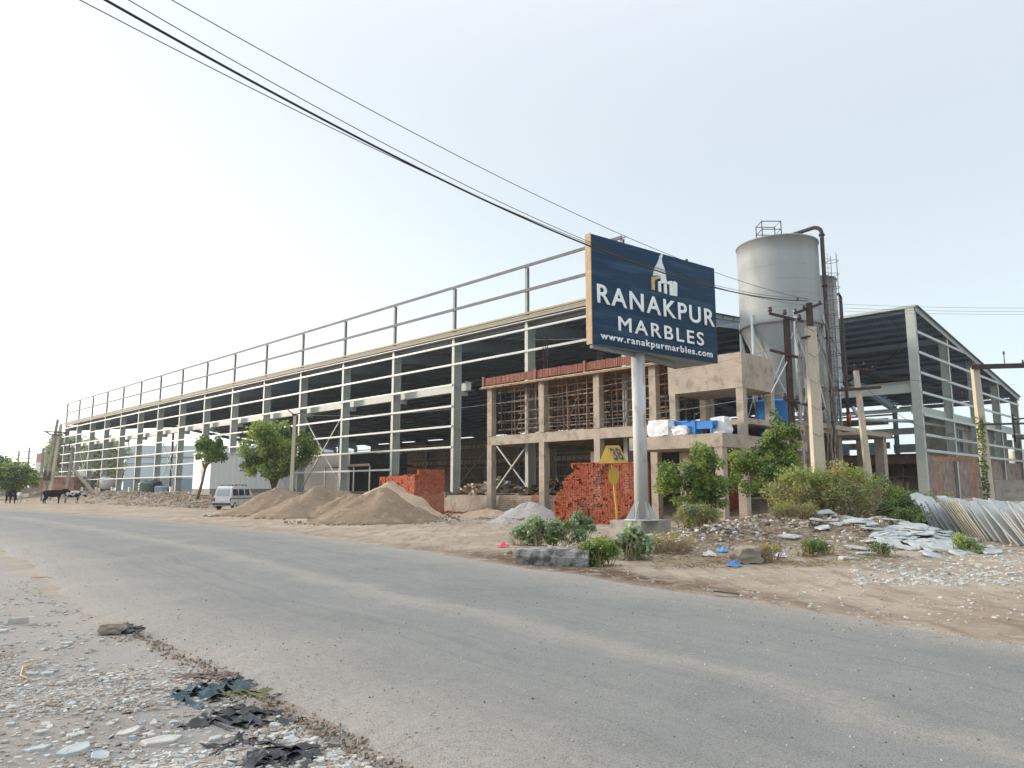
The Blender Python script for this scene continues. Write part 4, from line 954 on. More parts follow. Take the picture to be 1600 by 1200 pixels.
while len(pts) < 4600:
    lx = random.uniform(-108, -33); ly = random.gauss(-8.0, 1.1); p = wl(lx, ly)
    pts.append((p.x, p.y, hgt(p.x, p.y)))
chips('bank_rubble', pts, .05, .30, [STONED, STONEW, mat('grey earth lump', (.24, .205, .17), (.30, .26, .22), 3, .95), mat('earth clod', (.28, .2, .14), (.35, .26, .19), 4, .95)], .5, 'brown rubble and stones along the raised bank before the left columns', 'rubble', power=3)
pts = [(q.x, q.y, hgt(q.x, q.y)) for q in [wl(random.gauss(-12.5, 2.2), random.gauss(-2.6, .7)) for _ in range(420)]]
pts2 = []
for (px, Y, r_) in ((445, 46, 3.8), (508, 43, 4.2), (591, 36, 3.5), (606, 41, 3.6), (826, 38.5, 2.2)):
    c_ = hp(px, Y)
    for _ in range(420):
        a_ = random.uniform(0, 6.28); d_ = r_*random.uniform(.75, 1.25); x_, y_ = c_.x+d_*cos(a_), c_.y+d_*.85*sin(a_); pts2.append((x_, y_, hgt(x_, y_)+.01))
chips('sand_clods', pts2, .02, .16, [SAND, SANDL, SAND, STONED], .5, 'loose clods of sand spilled round the foot of the heaps', 'sand clods', power=3)
chips('brick_debris', pts, .03, .11, [BRICK, BRICK2, BRICK3], .6, 'scattered red brick debris at the foot of the low tan wall', 'brick debris')
# dry twigs and straw tangled in the rubbish
def straw(name, n, area, label):
    m = MB(); q = random.Random(88); k = 0
    while k < n:
        p = gp(q.uniform(area[0], area[2]), q.uniform(area[1], area[3]), .1)
        if not off_road(p, .5) or nz(p.x, p.y, .9, 6) < -.15: continue
        a = q.uniform(0, 6.28); L_ = q.uniform(.08, .4); z = hgt(p.x, p.y)+.01; b = Vector((p.x, p.y, z)); e = b+Vector((cos(a)*L_, sin(a)*L_, q.uniform(-.01, .10))); m.path([b, b.lerp(e, .5)+Vector((q.uniform(-.03, .03), q.uniform(-.03, .03), .03)), e], q.uniform(.002, .006), 3, q.randrange(3)); k += 1
    o = m.build(name, [TWIG, MC['dark earth lump'], LEAF_D]); tag(o, label, 'dry twigs', kind='stuff')
straw('dry_twigs', 2600, (1020, 815, 1420, 880), 'dry twigs and straw tangled in the rubbish of the roadside mound')
# ------------------------------------------------------------------ culvert parapet
ca, cb = gp(806, 880), gp(925, 884); dC = cb-ca
t = thing('culvert_block', 'blackened concrete kerb block of a roadside drain with weeds on top', 'kerb block', ca, atan2(dC.y, dC.x))
m = MB(); n = 14; P = []
for i in range(n+1):
    x = 1.62*i/n; w = .02*nz(x, 0, 4); h_ = .31+.03*nz(x, 4, 3); P += [(x, w, -.05), (x, w-.015, .15), (x, w+.04, h_-.03), (x, .12, h_), (x, .55, h_), (x, .6, 0)]
m.add(P, [(i*6+k, (i+1)*6+k, (i+1)*6+k+1, i*6+k+1) for i in range(n) for k in range(5)]+[(0, 1, 2, 3, 4, 5), tuple(n*6+k for k in range(6))[::-1]])
m.build('block', mat('sooty concrete', (.20, .21, .20), (.28, .28, .27), 2.2, .95, .6, 15, c3=(.035, .04, .045), s3=4.5, a3=.85, lo3=.42, hi3=.60), t)
# ------------------------------------------------------------------ stone slabs
SLATE2 = mat('dusty slate face', (.44, .47, .48), (.54, .57, .57), 1.1, .8, .15, 8, c3=(.22, .25, .27), s3=1.9, a3=.75, detail=9)
EDGEG = mat('grey sawn edge', (.40, .40, .37), (.30, .31, .30), 6, .85)
def slab_at(p, W_, H_, th, wdir, lean, label, seed, group, edge=None):
    random.seed(seed); m = MB(); wd = Vector((wdir[0], wdir[1], 0)).normalized(); nh = Vector((wd.y, -wd.x, 0)); H = Vector((0, 0, cos(lean)))-nh*sin(lean); n = wd.cross(H).normalized()
    if n.dot(nh) < 0: n = -n
    H_ *= random.uniform(.84, 1.06) if edge is None else 1; poly = [(0, 0), (W_*random.uniform(.9, 1), 0), (W_*random.uniform(.9, 1), H_*random.uniform(.6, .85)), (W_*random.uniform(.75, .9), H_*random.uniform(.82, .98)), (W_*random.uniform(.5, .6), H_*random.uniform(.88, .96)), (W_*random.uniform(.2, .4), H_*random.uniform(.94, 1.03)), (random.uniform(0, .05), H_*random.uniform(.9, 1.02)), (random.uniform(-.03, .02), H_*.45)]
    k = len(poly); V = [wd*a+H*b for a, b in poly]+[wd*a+H*b+n*th for a, b in poly]
    m.add(V, [tuple(range(k))[::-1], tuple(range(k, 2*k))], 0); o0 = len(m.v)-2*k
    for i in range(k): m.f.append((o0+i, o0+(i+1) % k, o0+k+(i+1) % k, o0+k+i)); m.m.append(1); m.sm.append(False)
    o = m.build('stone_slab', [random.choice((SLATE, SLATE2, SLATE2)), edge or EDGEG]); o.location = p; return tag(o, label, 'stone slab', group)
GS = 'stone slabs leaning in a row at the right roadside'
rows = []
wd0 = (.66, .75)
# row from back left to front right; entries: (distance along row, bundle type)
s0 = Vector((13.35, 24.4, 0)); s1 = Vector((13.6, 17.0, 0)); Lr = (s1-s0).length; dr = (s1-s0)/Lr
s = 0; i = 0
kinds = [('a', 7, .32), ('b', 8, .115), ('c', 5, .30), ('d', 3, .12), ('e', 5, .3), ('f', 3, .3)]
names = {'a': 'loose grey slab at the far left end of the leaning slab row', 'b': 'slab in the tight bundle with cream sawn edges in the leaning row', 'c': 'darkish slab just right of the cream edged bundle', 'd': 'slab in the second tight bundle near the right picture edge', 'e': 'slab of the leaning row at the right picture edge', 'f': 'nearest slab of the leaning row partly out of the picture'}
for kk, n, stp in kinds:
    for j in range(n):
        p = s0+dr*s; p.z = hgt(p.x, p.y)-.02
        jit = random.uniform(-.09, .09) if stp > .15 else 0
        a = (1.12 if stp > .15 else 1.0)+jit*2.5; st = random.getstate()
        slab_at(p+Vector((random.uniform(-.06, .06), 0, 0)), random.uniform(.75, 1.25) if stp > .15 else .9, (random.uniform(1.18, 1.32) if stp > .15 else 1.3)*(1+.02*s), .04 if stp < .15 else .045, (sin(a), cos(a)), radians(34+random.uniform(-9, 5)*(1 if stp > .15 else .3)), names[kk], 500+i, GS, STONEE if kk in 'b' else None)
        random.setstate(st); s += stp*random.uniform(.85, 1.15) if stp > .15 else stp; i += 1
# second row behind
for j in range(12):
    p = Vector((15.4+j*.16, 25.5-j*.45, 0)); p.z = hgt(p.x, p.y)+.1; st = random.getstate()
    slab_at(p, 1.5, 1.35, .04, (.85, .5), radians(44+random.uniform(-4, 4)), 'slab in the hidden second row behind the leaning slabs', 600+j, 'stone slabs leaning behind the front row'); random.setstate(st)
# flat broken slabs
fl = []
while len(fl) < 120:
    p = Vector((random.gauss(10.75, .95), random.gauss(20.6, 1.7), 0))
    if not off_road(p, 2.6) or p.y < 17.4 or p.x > 12.7: continue
    p.z = hgt(p.x, p.y); fl.append((p, 0, 0))
fl.sort(key=lambda q: -q[0].y)
for j, (p, px, py) in enumerate(fl):
    st = random.getstate(); tl_ = radians(random.uniform(4, 17)); p.z += .05+random.random()*.16*math.exp(-((p.x-10.75)**2+(p.y-20.9)**2)/3)
    ob_ = flatstone('broken_slab', 'flat broken grey slab piece in the pile left of the leaning slabs', p, random.uniform(.22, .62), random.choice((STONEB, STONEB, STONEB, SLATE)), 700+j, 'broken slab pieces lying in a pile', th=.055, tilt=.17, el=.62, cat='broken slab'); ob_.rotation_euler = (Matrix.Rotation(tl_, 3, 'X')@Matrix.Rotation(random.random()*6.28, 3, 'Z')).to_euler(); random.setstate(st)
blob('boulder', 'rounded brown boulder in the rubbish on the mound', 'boulder', gz(1165, 856), (.62, .45, .36), STONED, 9, .3, .3)
flatstone('marble_offcut', 'long white marble offcut lying alone at the far right verge', gz(1580, 897), .3, STONE, 92, th=.1, el=.35, cat='stone')
flatstone('stone_piece', 'pale flat stone on the mound between bush and slab pile', gz(1325, 835), .25, STONE, 94, th=.3)
# ------------------------------------------------------------------ rubbish
def crumple(name, label, cat, p, d, mt, seed, amp=.5):
    m = MB(); n = 16; P = []
    for i in range(n+1):
        for j in range(n+1):
            u, v = 2*i/n-1, 2*j/n-1; e = 1-.25*nz(u, v, 1.5, seed); w = noise.noise(Vector((u*2.2, v*2.2, seed)))+.5*noise.noise(Vector((u*6, v*6, seed)))
            edge = max(abs(u), abs(v)); P.append((u*d[0]/2*e, v*d[1]/2*e, d[2]*(.15+.9*max(0, w+.35)*(1-edge**3)*amp*2)+.004))
    m.add(P, [(i*(n+1)+j, (i+1)*(n+1)+j, (i+1)*(n+1)+j+1, i*(n+1)+j+1) for i in range(n) for j in range(n)], 0, True)
    o = m.build(name, mt); o.location = p; o.rotation_euler = (0, 0, seed*1.7); return tag(o, label, cat)
RAGB = mat('dark blue rag', (.03, .06, .08), (.07, .11, .13), 9, .8, .5, 30)
RAGY = mat('olive rag', (.16, .15, .07), (.10, .10, .06), 9, .8, .5, 30)
def shreds(name, label, cat, p, L_, Wd_, rz, n, mt, seed, hgt_=.05, width=.035):
    """a torn sheet: crumpled core and many twisted ribbons"""
    q = random.Random(seed); m = MB()
    for k in range(n):
        x, y = q.gauss(0, L_*.3), q.gauss(0, Wd_*.3); a = q.gauss(0, .6); st = L_/q.uniform(12, 20); w = width*q.uniform(.4, 1.5); P = []; z0 = q.uniform(.2, 1)
        for i in range(13):
            a += q.gauss(0, .22); x += st*cos(a); y += st*sin(a); tw = .75*sin(i*.55+k); z = .008+hgt_*z0*abs(noise.noise(Vector((x*9, y*9, seed+k*.3))))*2.2*math.exp(-(x/L_)**2*3)
            nx, ny = -sin(a), cos(a); ww = w*(1-.6*abs(i-6)/6)
            P += [(x-nx*ww, y-ny*ww, z+max(-z+.004, ww*tw)), (x, y, z+.010*q.random()), (x+nx*ww, y+ny*ww, z+max(-z+.004, -ww*tw))]
        m.add(P, [(3*i+c, 3*i+3+c, 3*i+4+c, 3*i+1+c) for i in range(12) for c in (0, 1)], 0, True)
    o = m.build(name, mt); o.location = p; o.rotation_euler = (0, 0, rz); return tag(o, label, cat)
shreds('plastic_sheet', 'torn black plastic heap nearest the bottom of the verge', 'plastic sheet', gz(418, 1190), .40, .2, radians(-35), 22, BLACKP, 11, .04, .035)
shreds('plastic_sheet', 'black shiny plastic tangle in the middle of the rag trail', 'plastic sheet', gz(345, 1125), .42, .2, radians(-10), 22, BLACKP, 12, .045, .035)
shreds('plastic_strip', 'thin black plastic strip linking the two bigger black tangles', 'plastic sheet', gz(372, 1158), .36, .06, radians(-62), 14, BLACKP, 13, .04, .014)
shreds('rag', 'dark blue rag beside the olive cloth at the top of the trail', 'rag', gz(318, 1085), .36, .1, radians(60), 16, RAGB, 14, .06, .04)
shreds('rag', 'narrow blue strip of rag left of the olive cloth', 'rag', gz(286, 1090), .32, .05, radians(60), 12, RAGB, 15, .04, .018)
shreds('rag', 'olive green cloth scrap by the asphalt edge', 'rag', gz(345, 1085), .36, .08, radians(-15), 18, RAGY, 16, .05, .02)
shreds('rag', 'small black rag at the end of the olive cloth', 'rag', gz(356, 1069), .2, .1, 0, 14, BLACKP, 17, .06, .02)
shreds('rag', 'brown twiggy rag above the blue rags', 'rag', gz(300, 1060), .4, .1, .2, 20, mat('brown rag', (.14, .09, .08), (.2, .14, .12), 9, .9), 18, .05, .014)
shreds('rag', 'dark grey cloth beside the beige stone lump', 'rag', gz(186, 985), .34, .2, 0, 26, BLACKP, 19, .05, .028)
crumple('plastic_bag', 'red pink plastic bag lying by the dirt track', 'plastic bag', gz(786, 855), (.3, .28, .16), mat('pink plastic', (.65, .06, .12), (.6, .1, .16), 5, .4), 20)
blob('plastic_bag', 'standing white plastic bag on top of the mound', 'plastic bag', gz(1244, 814), (.38, .3, .34), WHITEP, 21, .3, .5)
for i, (px, py, c, nm) in enumerate(((1128, 838, (.10, .35, .65), 'light blue'), (1146, 852, (.05, .2, .5), 'deep blue'), (1154, 860, (.1, .6, .5), 'turquoise'), (1180, 862, (.4, .38, .6), 'lilac'), (1138, 825, (.75, .76, .78), 'white'), (1110, 832, (.7, .72, .70), 'dirty white'), (1220, 868, (.5, .5, .62), 'grey lilac'), (1108, 862, (.72, .72, .7), 'cream'))):
    crumple('litter_bag', nm+' plastic litter scrap on the left part of the mound', 'litter', gz(px, py), (.3, .24, .14), mat(nm+' litter', c, tuple(v*.8 for v in c), 5, .5), 30+i)
t = thing('dry_stick', 'thin dark bent stick on the dusty left verge', 'stick', gz(80, 908), 0)
a0 = gz(48, 903); m = MB(); m.path([gz(48, 903)-t.location+Vector((0, 0, .02)), gz(75, 905)-t.location+Vector((0, 0, .03)), gz(98, 909)-t.location+Vector((0, 0, .02)), gz(111, 915)-t.location+Vector((0, 0, .02))], .012, 6); m.build('stick', TWIG, t)
t = thing('dry_twig', 'pale forked twig in the left rubble', 'stick', gz(40, 1055), 0)
m = MB(); m.path([gz(50, 1042)-t.location+Vector((0, 0, .02)), gz(35, 1050)-t.location+Vector((0, 0, .03)), gz(32, 1058)-t.location+Vector((0, 0, .02)), gz(46, 1066)-t.location+Vector((0, 0, .02))], .007, 6); m.build('twig', PLANK, t)
t = thing('tyre_strip', 'black strip of rubber at the far edge of the asphalt', 'rubber strip', gz(1135, 931), radians(-8))
m = MB(); m.box((0, 0, .05), (.38, .06, .012), 0, 0, Matrix.Rotation(.1, 3, 'Y')); m.build('strip', BLACKP, t)
# ------------------------------------------------------------------ vegetation
def leaves(name, clumps, n, size, mats, parent=None, shell=.5, droop=.2, wts=None, slim=.45):
    cl = np.array([c[:6] for c in clumps], float); w = (cl[:, 3]*cl[:, 4]*cl[:, 5])**(2/3); w /= w.sum()
    ci = rng.choice(len(cl), n, p=w); d = rng.normal(size=(n, 3)); d /= np.linalg.norm(d, axis=1)[:, None]
    r = rng.random(n)**(shell)*rng.uniform(.8, 1.12, n)
    c = cl[ci, :3]+d*r[:, None]*cl[ci, 3:6]
    ax = rng.normal(size=(n, 3))+d*.6; ax[:, 2] -= droop; ax /= np.linalg.norm(ax, axis=1)[:, None]
    up = rng.normal(size=(n, 3))*.8+np.array([0, 0, 1]); sd = np.cross(ax, up); sd /= np.linalg.norm(sd, axis=1)[:, None]+1e-6
    L = size*rng.uniform(.6, 1.3, n)[:, None]; nrm = np.cross(sd, ax)
    v0 = c; v1 = c+ax*L*.45+sd*L*slim+nrm*L*.1; v2 = c+ax*L; v3 = c+ax*L*.45-sd*L*slim+nrm*L*.1
    V = np.stack([v0, v1, v2, v3], 1).reshape(-1, 3)
    me = bpy.data.meshes.new(name); me.vertices.add(4*n); me.vertices.foreach_set('co', V.ravel())
    me.loops.add(4*n); me.loops.foreach_set('vertex_index', np.arange(4*n)); me.polygons.add(n)
    me.polygons.foreach_set('loop_start', np.arange(0, 4*n, 4)); me.polygons.foreach_set('loop_total', np.full(n, 4))
    cm = rng.choice(len(mats), len(cl), p=wts); mi = np.where(rng.random(n) < .6, cm[ci], rng.choice(len(mats), n, p=wts))
    for q in mats: me.materials.append(q)
    me.polygons.foreach_set('material_index', mi.astype(np.int32)); me.update(calc_edges=True); me.validate()
    o = bpy.data.objects.new(name, me); COL.objects.link(o)
    if parent: o.parent = parent
    return o
def crownclumps(c, r, n, cr, seed, flat=.8):
    q = np.random.default_rng(seed); out = []
    for i in range(n):
        d = q.normal(size=3); d /= np.linalg.norm(d); k = q.random()**.45*.85
        s = cr*q.uniform(.45, 1.45); out.append((c[0]+d[0]*k*r[0], c[1]+d[1]*k*r[1], c[2]+d[2]*k*r[2], s, s, s*flat))
    return out
def tree(label, p, h, r, trunk_h, nleaf, size, mats, nclump=26, cr=.9, seed=1, lean=(0, 0), wts=None, name='tree', cat='tree', tr=.16, group=None, cshift=(0, 0), shell=.5):
    t = thing(name, label, cat, p, 0, group); q = random.Random(seed)
    cz = (h+trunk_h)/2; c = (lean[0]+cshift[0], lean[1]+cshift[1], cz)
    cl = crownclumps(c, (r[0]-cr*.7, r[1]-cr*.7, (h-trunk_h)/2-cr*.5), nclump, cr, seed)
    m = MB(); base = Vector((0, 0, -.2)); top = Vector((lean[0], lean[1], trunk_h+.3))
    mid = base.lerp(top, .5)+Vector((q.uniform(-.1, .1), q.uniform(-.1, .1), 0)); m.path([base, mid, top], [tr*1.25, tr, tr*.8], 10)
    for k in range(min(len(cl), 12)):
        e = Vector(cl[k][:3]); s = top.lerp(mid, q.random()*.3); mm = s.lerp(e, .5)+Vector((q.uniform(-.2, .2), q.uniform(-.2, .2), .15)); m.path([s, mm, e], [tr*.5, tr*.32, tr*.12], 6)
    m.build('trunk', BARK, t); leaves('crown', cl, nleaf, size, mats, t, wts=wts, shell=shell); return t
def pz(px, Y, z=None): q = aty(px, 767, Y); q.z = hgt(q.x, q.y) if z is None else z; return q
tree('large round bright green tree standing behind the leftmost sand heap', pz(427, 62, .6), 7.7, (4.1, 3.4), .7, 19000, .22, [LEAF_A, LEAF_B, LEAF_C], 90, .72, 3, wts=[.5, .35, .15])
tree('small slender tree with leaning trunk in front of the white cabin', pz(309, 63.5, 1.0), 6.0, (2.1, 1.7), 2.2, 3800, .22, [LEAF_B, LEAF_C, LEAF_A], 26, .46, 5, (.55, 0), wts=[.5, .3, .2], tr=.11, cshift=(.45, 0))
tree('dark green roadside tree at the left picture edge behind the cattle', pz(18, 105, 0), 6.2, (4.0, 3.5), .9, 9000, .38, [LEAF_B, LEAF_C, LEAF_A], 34, 1.3, 7, wts=[.5, .35, .15], cshift=(0, 0))
tree('darker tree cut off by the left picture edge', pz(-18, 112, 0), 7.5, (3.4, 3), 1.2, 6000, .4, [LEAF_C, LEAF_B], 26, 1.3, 8)
tree('tall hazy pale tree rising behind the twin concrete poles', pz(92, 150, 0), 14.4, (5.5, 5.0), 2.5, 8000, .5, [LEAF_P, LEAF_G, LEAF_B], 40, 1.6, 9, wts=[.6, .35, .05], tr=.3)  # pale leaf colour stands in for haze over the distance
tree('tall pale tree seen through the far end of the steel frame', pz(158, 165, 1), 14.5, (6.0, 6), 2, 8000, .55, [LEAF_P, LEAF_G, LEAF_B], 34, 2, 10, wts=[.5, .4, .1], tr=.3)  # distance haze put into the pale leaf colour here too
tree('dark tree at the back of the left bays beyond the drum', pz(170, 200, 0), 8.5, (6.0, 5), 1, 5000, .6, [LEAF_C, LEAF_B], 26, 2, 12, tr=.25)
tree('small dark tree behind the brick hut', pz(58, 150, 0), 5.5, (2.6, 2.4), 1, 2500, .4, [LEAF_C, LEAF_B], 14, 1.1, 13)
tree('young leafy tree growing before the two porch pillars', pz(1085, 27.5), 3.2, (1.95, 1.2), .15, 8000, .10, [LEAF_B, LEAF_A, LEAF_C], 60, .27, 21, (.1, 0), wts=[.5, .3, .2], tr=.04, cshift=(.05, 0), shell=.4)
tree('tall thin leafy tree climbing in front of the blue tank', pz(1222, 29, .4), 4.9, (1.1, .8), .8, 5200, .10, [LEAF_A, LEAF_B, LEAF_C], 50, .26, 22, (.0, 0), wts=[.4, .4, .2], tr=.05, cshift=(-.1, 0), shell=.4)
tree('low leafy tree spreading under the porch right of its pillars', pz(1200, 28.5, .4), 3.3, (1.8, .95), .5, 6500, .10, [LEAF_B, LEAF_A, LEAF_C], 52, .28, 23, wts=[.45, .35, .2], tr=.05, shell=.4)
def bush(label, p, r, n, size, mats, seed, nclump=30, cr=.35, twigs=60, wts=None, name='bush', cat='bush', slim=.3, twmat=TWIG):
    r = tuple(v*1.28 for v in r); cr *= 1.15; n = int(n*1.25); size *= 1.1
    t = thing(name, label, cat, p, 0); q = random.Random(seed); cl = crownclumps((0, 0, r[2]*.5), (r[0]-cr*.6, r[1]-cr*.6, r[2]*.5), nclump, cr, seed)
    cl = [c for c in cl if c[2] > 0]
    leaves('foliage', cl, n, size, mats, t, wts=wts, slim=slim, shell=.6)
    m = MB()
    for k in range(twigs):
        a = q.random()*6.28; rr = q.random()**.5; b = Vector((r[0]*.6*rr*cos(a), r[1]*.6*rr*sin(a), -.05)); a += q.uniform(-.5, .5); rr = min(1.0, rr*.75+q.uniform(0, .3)); z = r[2]*1.05*sqrt(max(.1, 1-min(1, rr*rr*.9)))*q.uniform(.6, 1.05)
        e = Vector((r[0]*rr*cos(a), r[1]*rr*sin(a), z)); m.path([b, b.lerp(e, .5)+Vector((0, 0, .1)), e], [.010, .007, .003], 4)
    m.build('stems', twmat, t); return t
bush('wide yellowish thorny bush below the tall concrete pole', pz(1290, 23.9), (1.8, .75, 1.45), 14000, .075, [LEAF_A, LEAF_D, LEAF_B, LEAF_P], 41, 60, .34, 240, [.34, .42, .06, .18])
bush('greener right half of the thorny thicket by the leaning pole', pz(1375, 25.6), (1.5, .9, 1.1), 9000, .085, [LEAF_B, LEAF_C, LEAF_A], 42, 50, .32, 120, [.45, .3, .25])
bush('dark green fern like shrub at the right end of the thicket', pz(1405, 24.3), (.75, .6, .7), 4200, .08, [LEAF_C, LEAF_B], 43, 26, .28, 60)
bush('brown dry scrub in front of the yellowish bush', pz(1240, 22.9), (.7, .4, .55), 1800, .06, [LEAF_D, LEAF_A], 44, 18, .22, 220)
bush('low grey green scrub trailing toward the leaning slabs', pz(1450, 27), (1.3, .9, 1.1), 2600, .09, [LEAF_G, LEAF_B, LEAF_D], 45, 26, .28, 160)
bush('green weed at the foot of the leaning slabs left end', pz(1415, 22.5), (.45, .4, .55), 1400, .07, [LEAF_C, LEAF_B], 46, 12, .18, 20)
bush('small weed tuft growing between slab pile and leaning slabs', gz(1510, 862), (.38, .3, .35), 900, .06, [LEAF_G, LEAF_A, LEAF_B], 47, 10, .13, 20)
bush('dense dark green weed at the roadside right of the kerb block', gz(932, 884), (.52, .38, .50), 5000, .05, [LEAF_B, LEAF_C, LEAF_A], 48, 26, .15, 40, slim=.28)
bush('broad leaved pale weed right of the dense green weed', gz(990, 874), (.50, .34, .56), 800, .12, [LEAF_G, LEAF_P, LEAF_B], 49, 14, .15, 25, name='weed', cat='weed', slim=.4)
bush('pale broad leaved weed standing behind the kerb block', gz(862, 853), (.95, .42, .62), 1400, .11, [LEAF_G, LEAF_P, LEAF_B], 50, 18, .17, 40, name='weed', cat='weed', slim=.4)
bush('greyish weed left of the kerb block by the dirt track', gz(822, 852), (.5, .35, .5), 600, .10, [LEAF_G, LEAF_P], 51, 12, .15, 30, name='weed', cat='weed', slim=.4)
bush('taller leafy weed sprig near the foot of the brick stack', gz(905, 846), (.5, .35, .75), 620, .11, [LEAF_G, LEAF_B], 52, 12, .14, 14, name='weed', cat='weed', slim=.42)
bush('dry grass tangle in front of the billboard pedestal', gz(1040, 852), (.7, .3, .35), 500, .06, [LEAF_D, LEAF_A], 53, 12, .14, 160, name='dry_grass', cat='grass tuft')
bush('yellow green weeds at the foot of the young leafy tree', pz(1085, 25.8), (.75, .5, .75), 1800, .09, [LEAF_A, LEAF_G, LEAF_D], 54, 20, .2, 120)
bush('small weeds on the mound left of the boulder', gz(1190, 842), (.45, .3, .4), 500, .06, [LEAF_B, LEAF_D], 55, 10, .14, 60)
bush('small dark weed in front of the slab pile', gz(1375, 868), (.3, .25, .25), 450, .05, [LEAF_C, LEAF_B], 56, 8, .12, 30)
bush('low creeping weed at the mound crest by the white bag', gz(1272, 832), (.5, .35, .35), 900, .06, [LEAF_C, LEAF_B], 57, 12, .15, 30)
bush('green clump at the foot of the steel columns near the far poles', pz(100, 108, .1), (1.5, .8, 1.0), 700, .2, [LEAF_B, LEAF_C], 58, 10, .4, 10)
# creeper on the right pole comes with the pole
# ------------------------------------------------------------------ poles and wires
def insul(m, p, mi=0): m.lathe(p, [(.0, 0), (.035, 0), (.05, .03), (.03, .06), (.045, .09), (.02, .13), (0, .14)], 10, mi)
def cpole(label, p, h, wb, wt, lean=(0, 0), mt=CONCL, head=None, name='utility_pole', rz=0, group=None):
    t = thing(name, label, 'utility pole', p, rz, group); m = MB(); a, b = wb/2, wt/2
    V = [(-a, -a*.8, -.3), (a, -a*.8, -.3), (a, a*.8, -.3), (-a, a*.8, -.3)]+[(lean[0]+x, lean[1]+y, h) for x, y in ((-b, -b*.8), (b, -b*.8), (b, b*.8), (-b, b*.8))]
    m.add(V, [(4, 5, 6, 7), (0, 1, 5, 4), (1, 2, 6, 5), (2, 3, 7, 6), (3, 0, 4, 7)]); m.build('shaft', mt, t)
    if head: head(t)
    return t
BP = pz(1281, 24.9); 
def head1(t):
    m = MB(); m.box((.0, 0, 7.55-BP.z), (.16, .2, .9)); m.build('top_bracket', RUST, t)
    m = MB(); m.bar((-.55, -.05, 7.62-BP.z), (.45, .05, 8.0-BP.z), .07, .09); m.build('cross_arm', RUST, t); m = MB(); m.bar((-.25, -.03, 6.78-BP.z), (.2, .1, 6.85-BP.z), .3, .06); m.build('clamp', RUST, t)
    m = MB()
    for q in ((-.5, -.05, 7.68-BP.z), (-.2, -.05, 7.8-BP.z), (.4, .05, 7.98-BP.z), (-.42, -.1, 8.05-BP.z)): insul(m, q)
    m.build('insulator', DARKI, t)
    m = MB(); q = random.Random(4)
    for k in range(7):
        x = q.choice((q.uniform(-.55, -.3), q.uniform(.3, .6))); pts = [(x+q.uniform(-.08, .08), -.1+q.uniform(-.06, .04), 7.4-BP.z-j*.55) for j in range(10)]; m.path(pts, .012, 5)
    for k in range(5):
        z = 7.1-BP.z-k*.9; m.path([(-.2, -.2, z), (0, -.24, z-.15), (.22, -.2, z+.02), (.5, 0, z-.5), (.6, .2, z-1.1)], .014, 5)
    m.path([(.2, 0, 6.9-BP.z), (.5, .1, 6.2-BP.z), (.9, .5, 4.8-BP.z)], .03, 6)
    m.build('dangling_cable', mat('tangled cable', (.35, .30, .24), (.12, .11, .10), 6, .8), t)
cpole('thick cream concrete pole with tangled cables in front of the silos', BP, 7.15-BP.z, .40, .32, (-.0, 0), CONCL, head1)
RP = pz(1243, 30.0, .3)
t = thing('steel_pole', 'dark rusty steel pole with cross arms in front of the big silo', 'utility pole', RP, 0)
m = MB(); m.b2(-.11, .11, -.09, -.07, 0, 8.35); m.b2(-.11, .11, .07, .09, 0, 8.35); m.b2(-.012, .012, -.07, .07, 0, 8.35); m.build('shaft', RUST, t)
for a_, b_ in (((-.75, -.12, 8.55), (.65, -.12, 8.2)), ((-.8, -.12, 7.0), (.5, -.12, 6.65)), ((-.35, -.12, 4.95), (1.3, -.12, 4.55))):
    m = MB(); m.bar(a_, b_, .08, .1); m.build('cross_arm', RUST, t)
m = MB()
for q in ((-.7, -.12, 8.62), (-.1, -.12, 8.5), (.5, -.12, 8.3), (-.3, -.15, 5.0), (.2, -.15, 4.9), (.7, -.15, 4.75), (1.2, -.15, 4.6)): m.lathe(q, [(.0, 0), (.08, 0), (.1, .06), (.06, .12), (.09, .18), (0, .22)], 10)
m.build('insulator', DARKI, t)
m = MB(); m.bar((-.1, -.1, 6.5), (-.85, -.2, 5.2), .04, .04); m.build('stay', GIRT, t)
def head3(t):
    m = MB(); m.bar((-.6, -.1, 6.6), (.5, -.1, 6.5), .06, .06); m.build('cross_arm', RUST, t); m = MB(); m.bar((-1.3, -.1, 5.55), (.7, -.1, 5.7), .1, .12); m.build('cross_arm', RUST, t)
    m = MB(); insul(m, (-.45, -.1, 6.65)); insul(m, (.0, -.1, 6.75)); insul(m, (.4, -.1, 6.6)); m.build('insulator', DARKI, t)
cpole('slim leaning concrete pole between the silo deck and the right shed', pz(1362, 34, .6), 6.5, .30, .2, (-.35, 0), CONCL, head3)
RP4 = pz(1545, 31, .4)
def head4(t):
    m = MB(); m.bar((-.35, -.15, 6.35), (4.4, -1.0, 6.35), .1, .2); m.build('cross_arm', RUST, t)
    m = MB(); m.bar((-.15, -.15, 3.9), (4.4, -1.0, 3.95), .06, .08); m.build('cross_arm', DARKI, t)
    m = MB(); m.tube((.9, -.4, 6.46), (.9, -.4, 6.9), .02, 6); insul(m, (.9, -.4, 6.85)); insul(m, (-.25, -.15, 6.5)); insul(m, (1.6, -.5, 6.46)); m.build('insulator', DARKI, t)
    leaves('creeper', [(-.18, -.1, z, .16, .16, .3) for z in np.arange(.3, 4.3, .25)], 900, .1, [LEAF_B, LEAF_C], t)
cpole('creeper covered concrete pole carrying long brown cross arms at far right', RP4, 6.35, .36, .26, (-.12, 0), CONCL, head4)
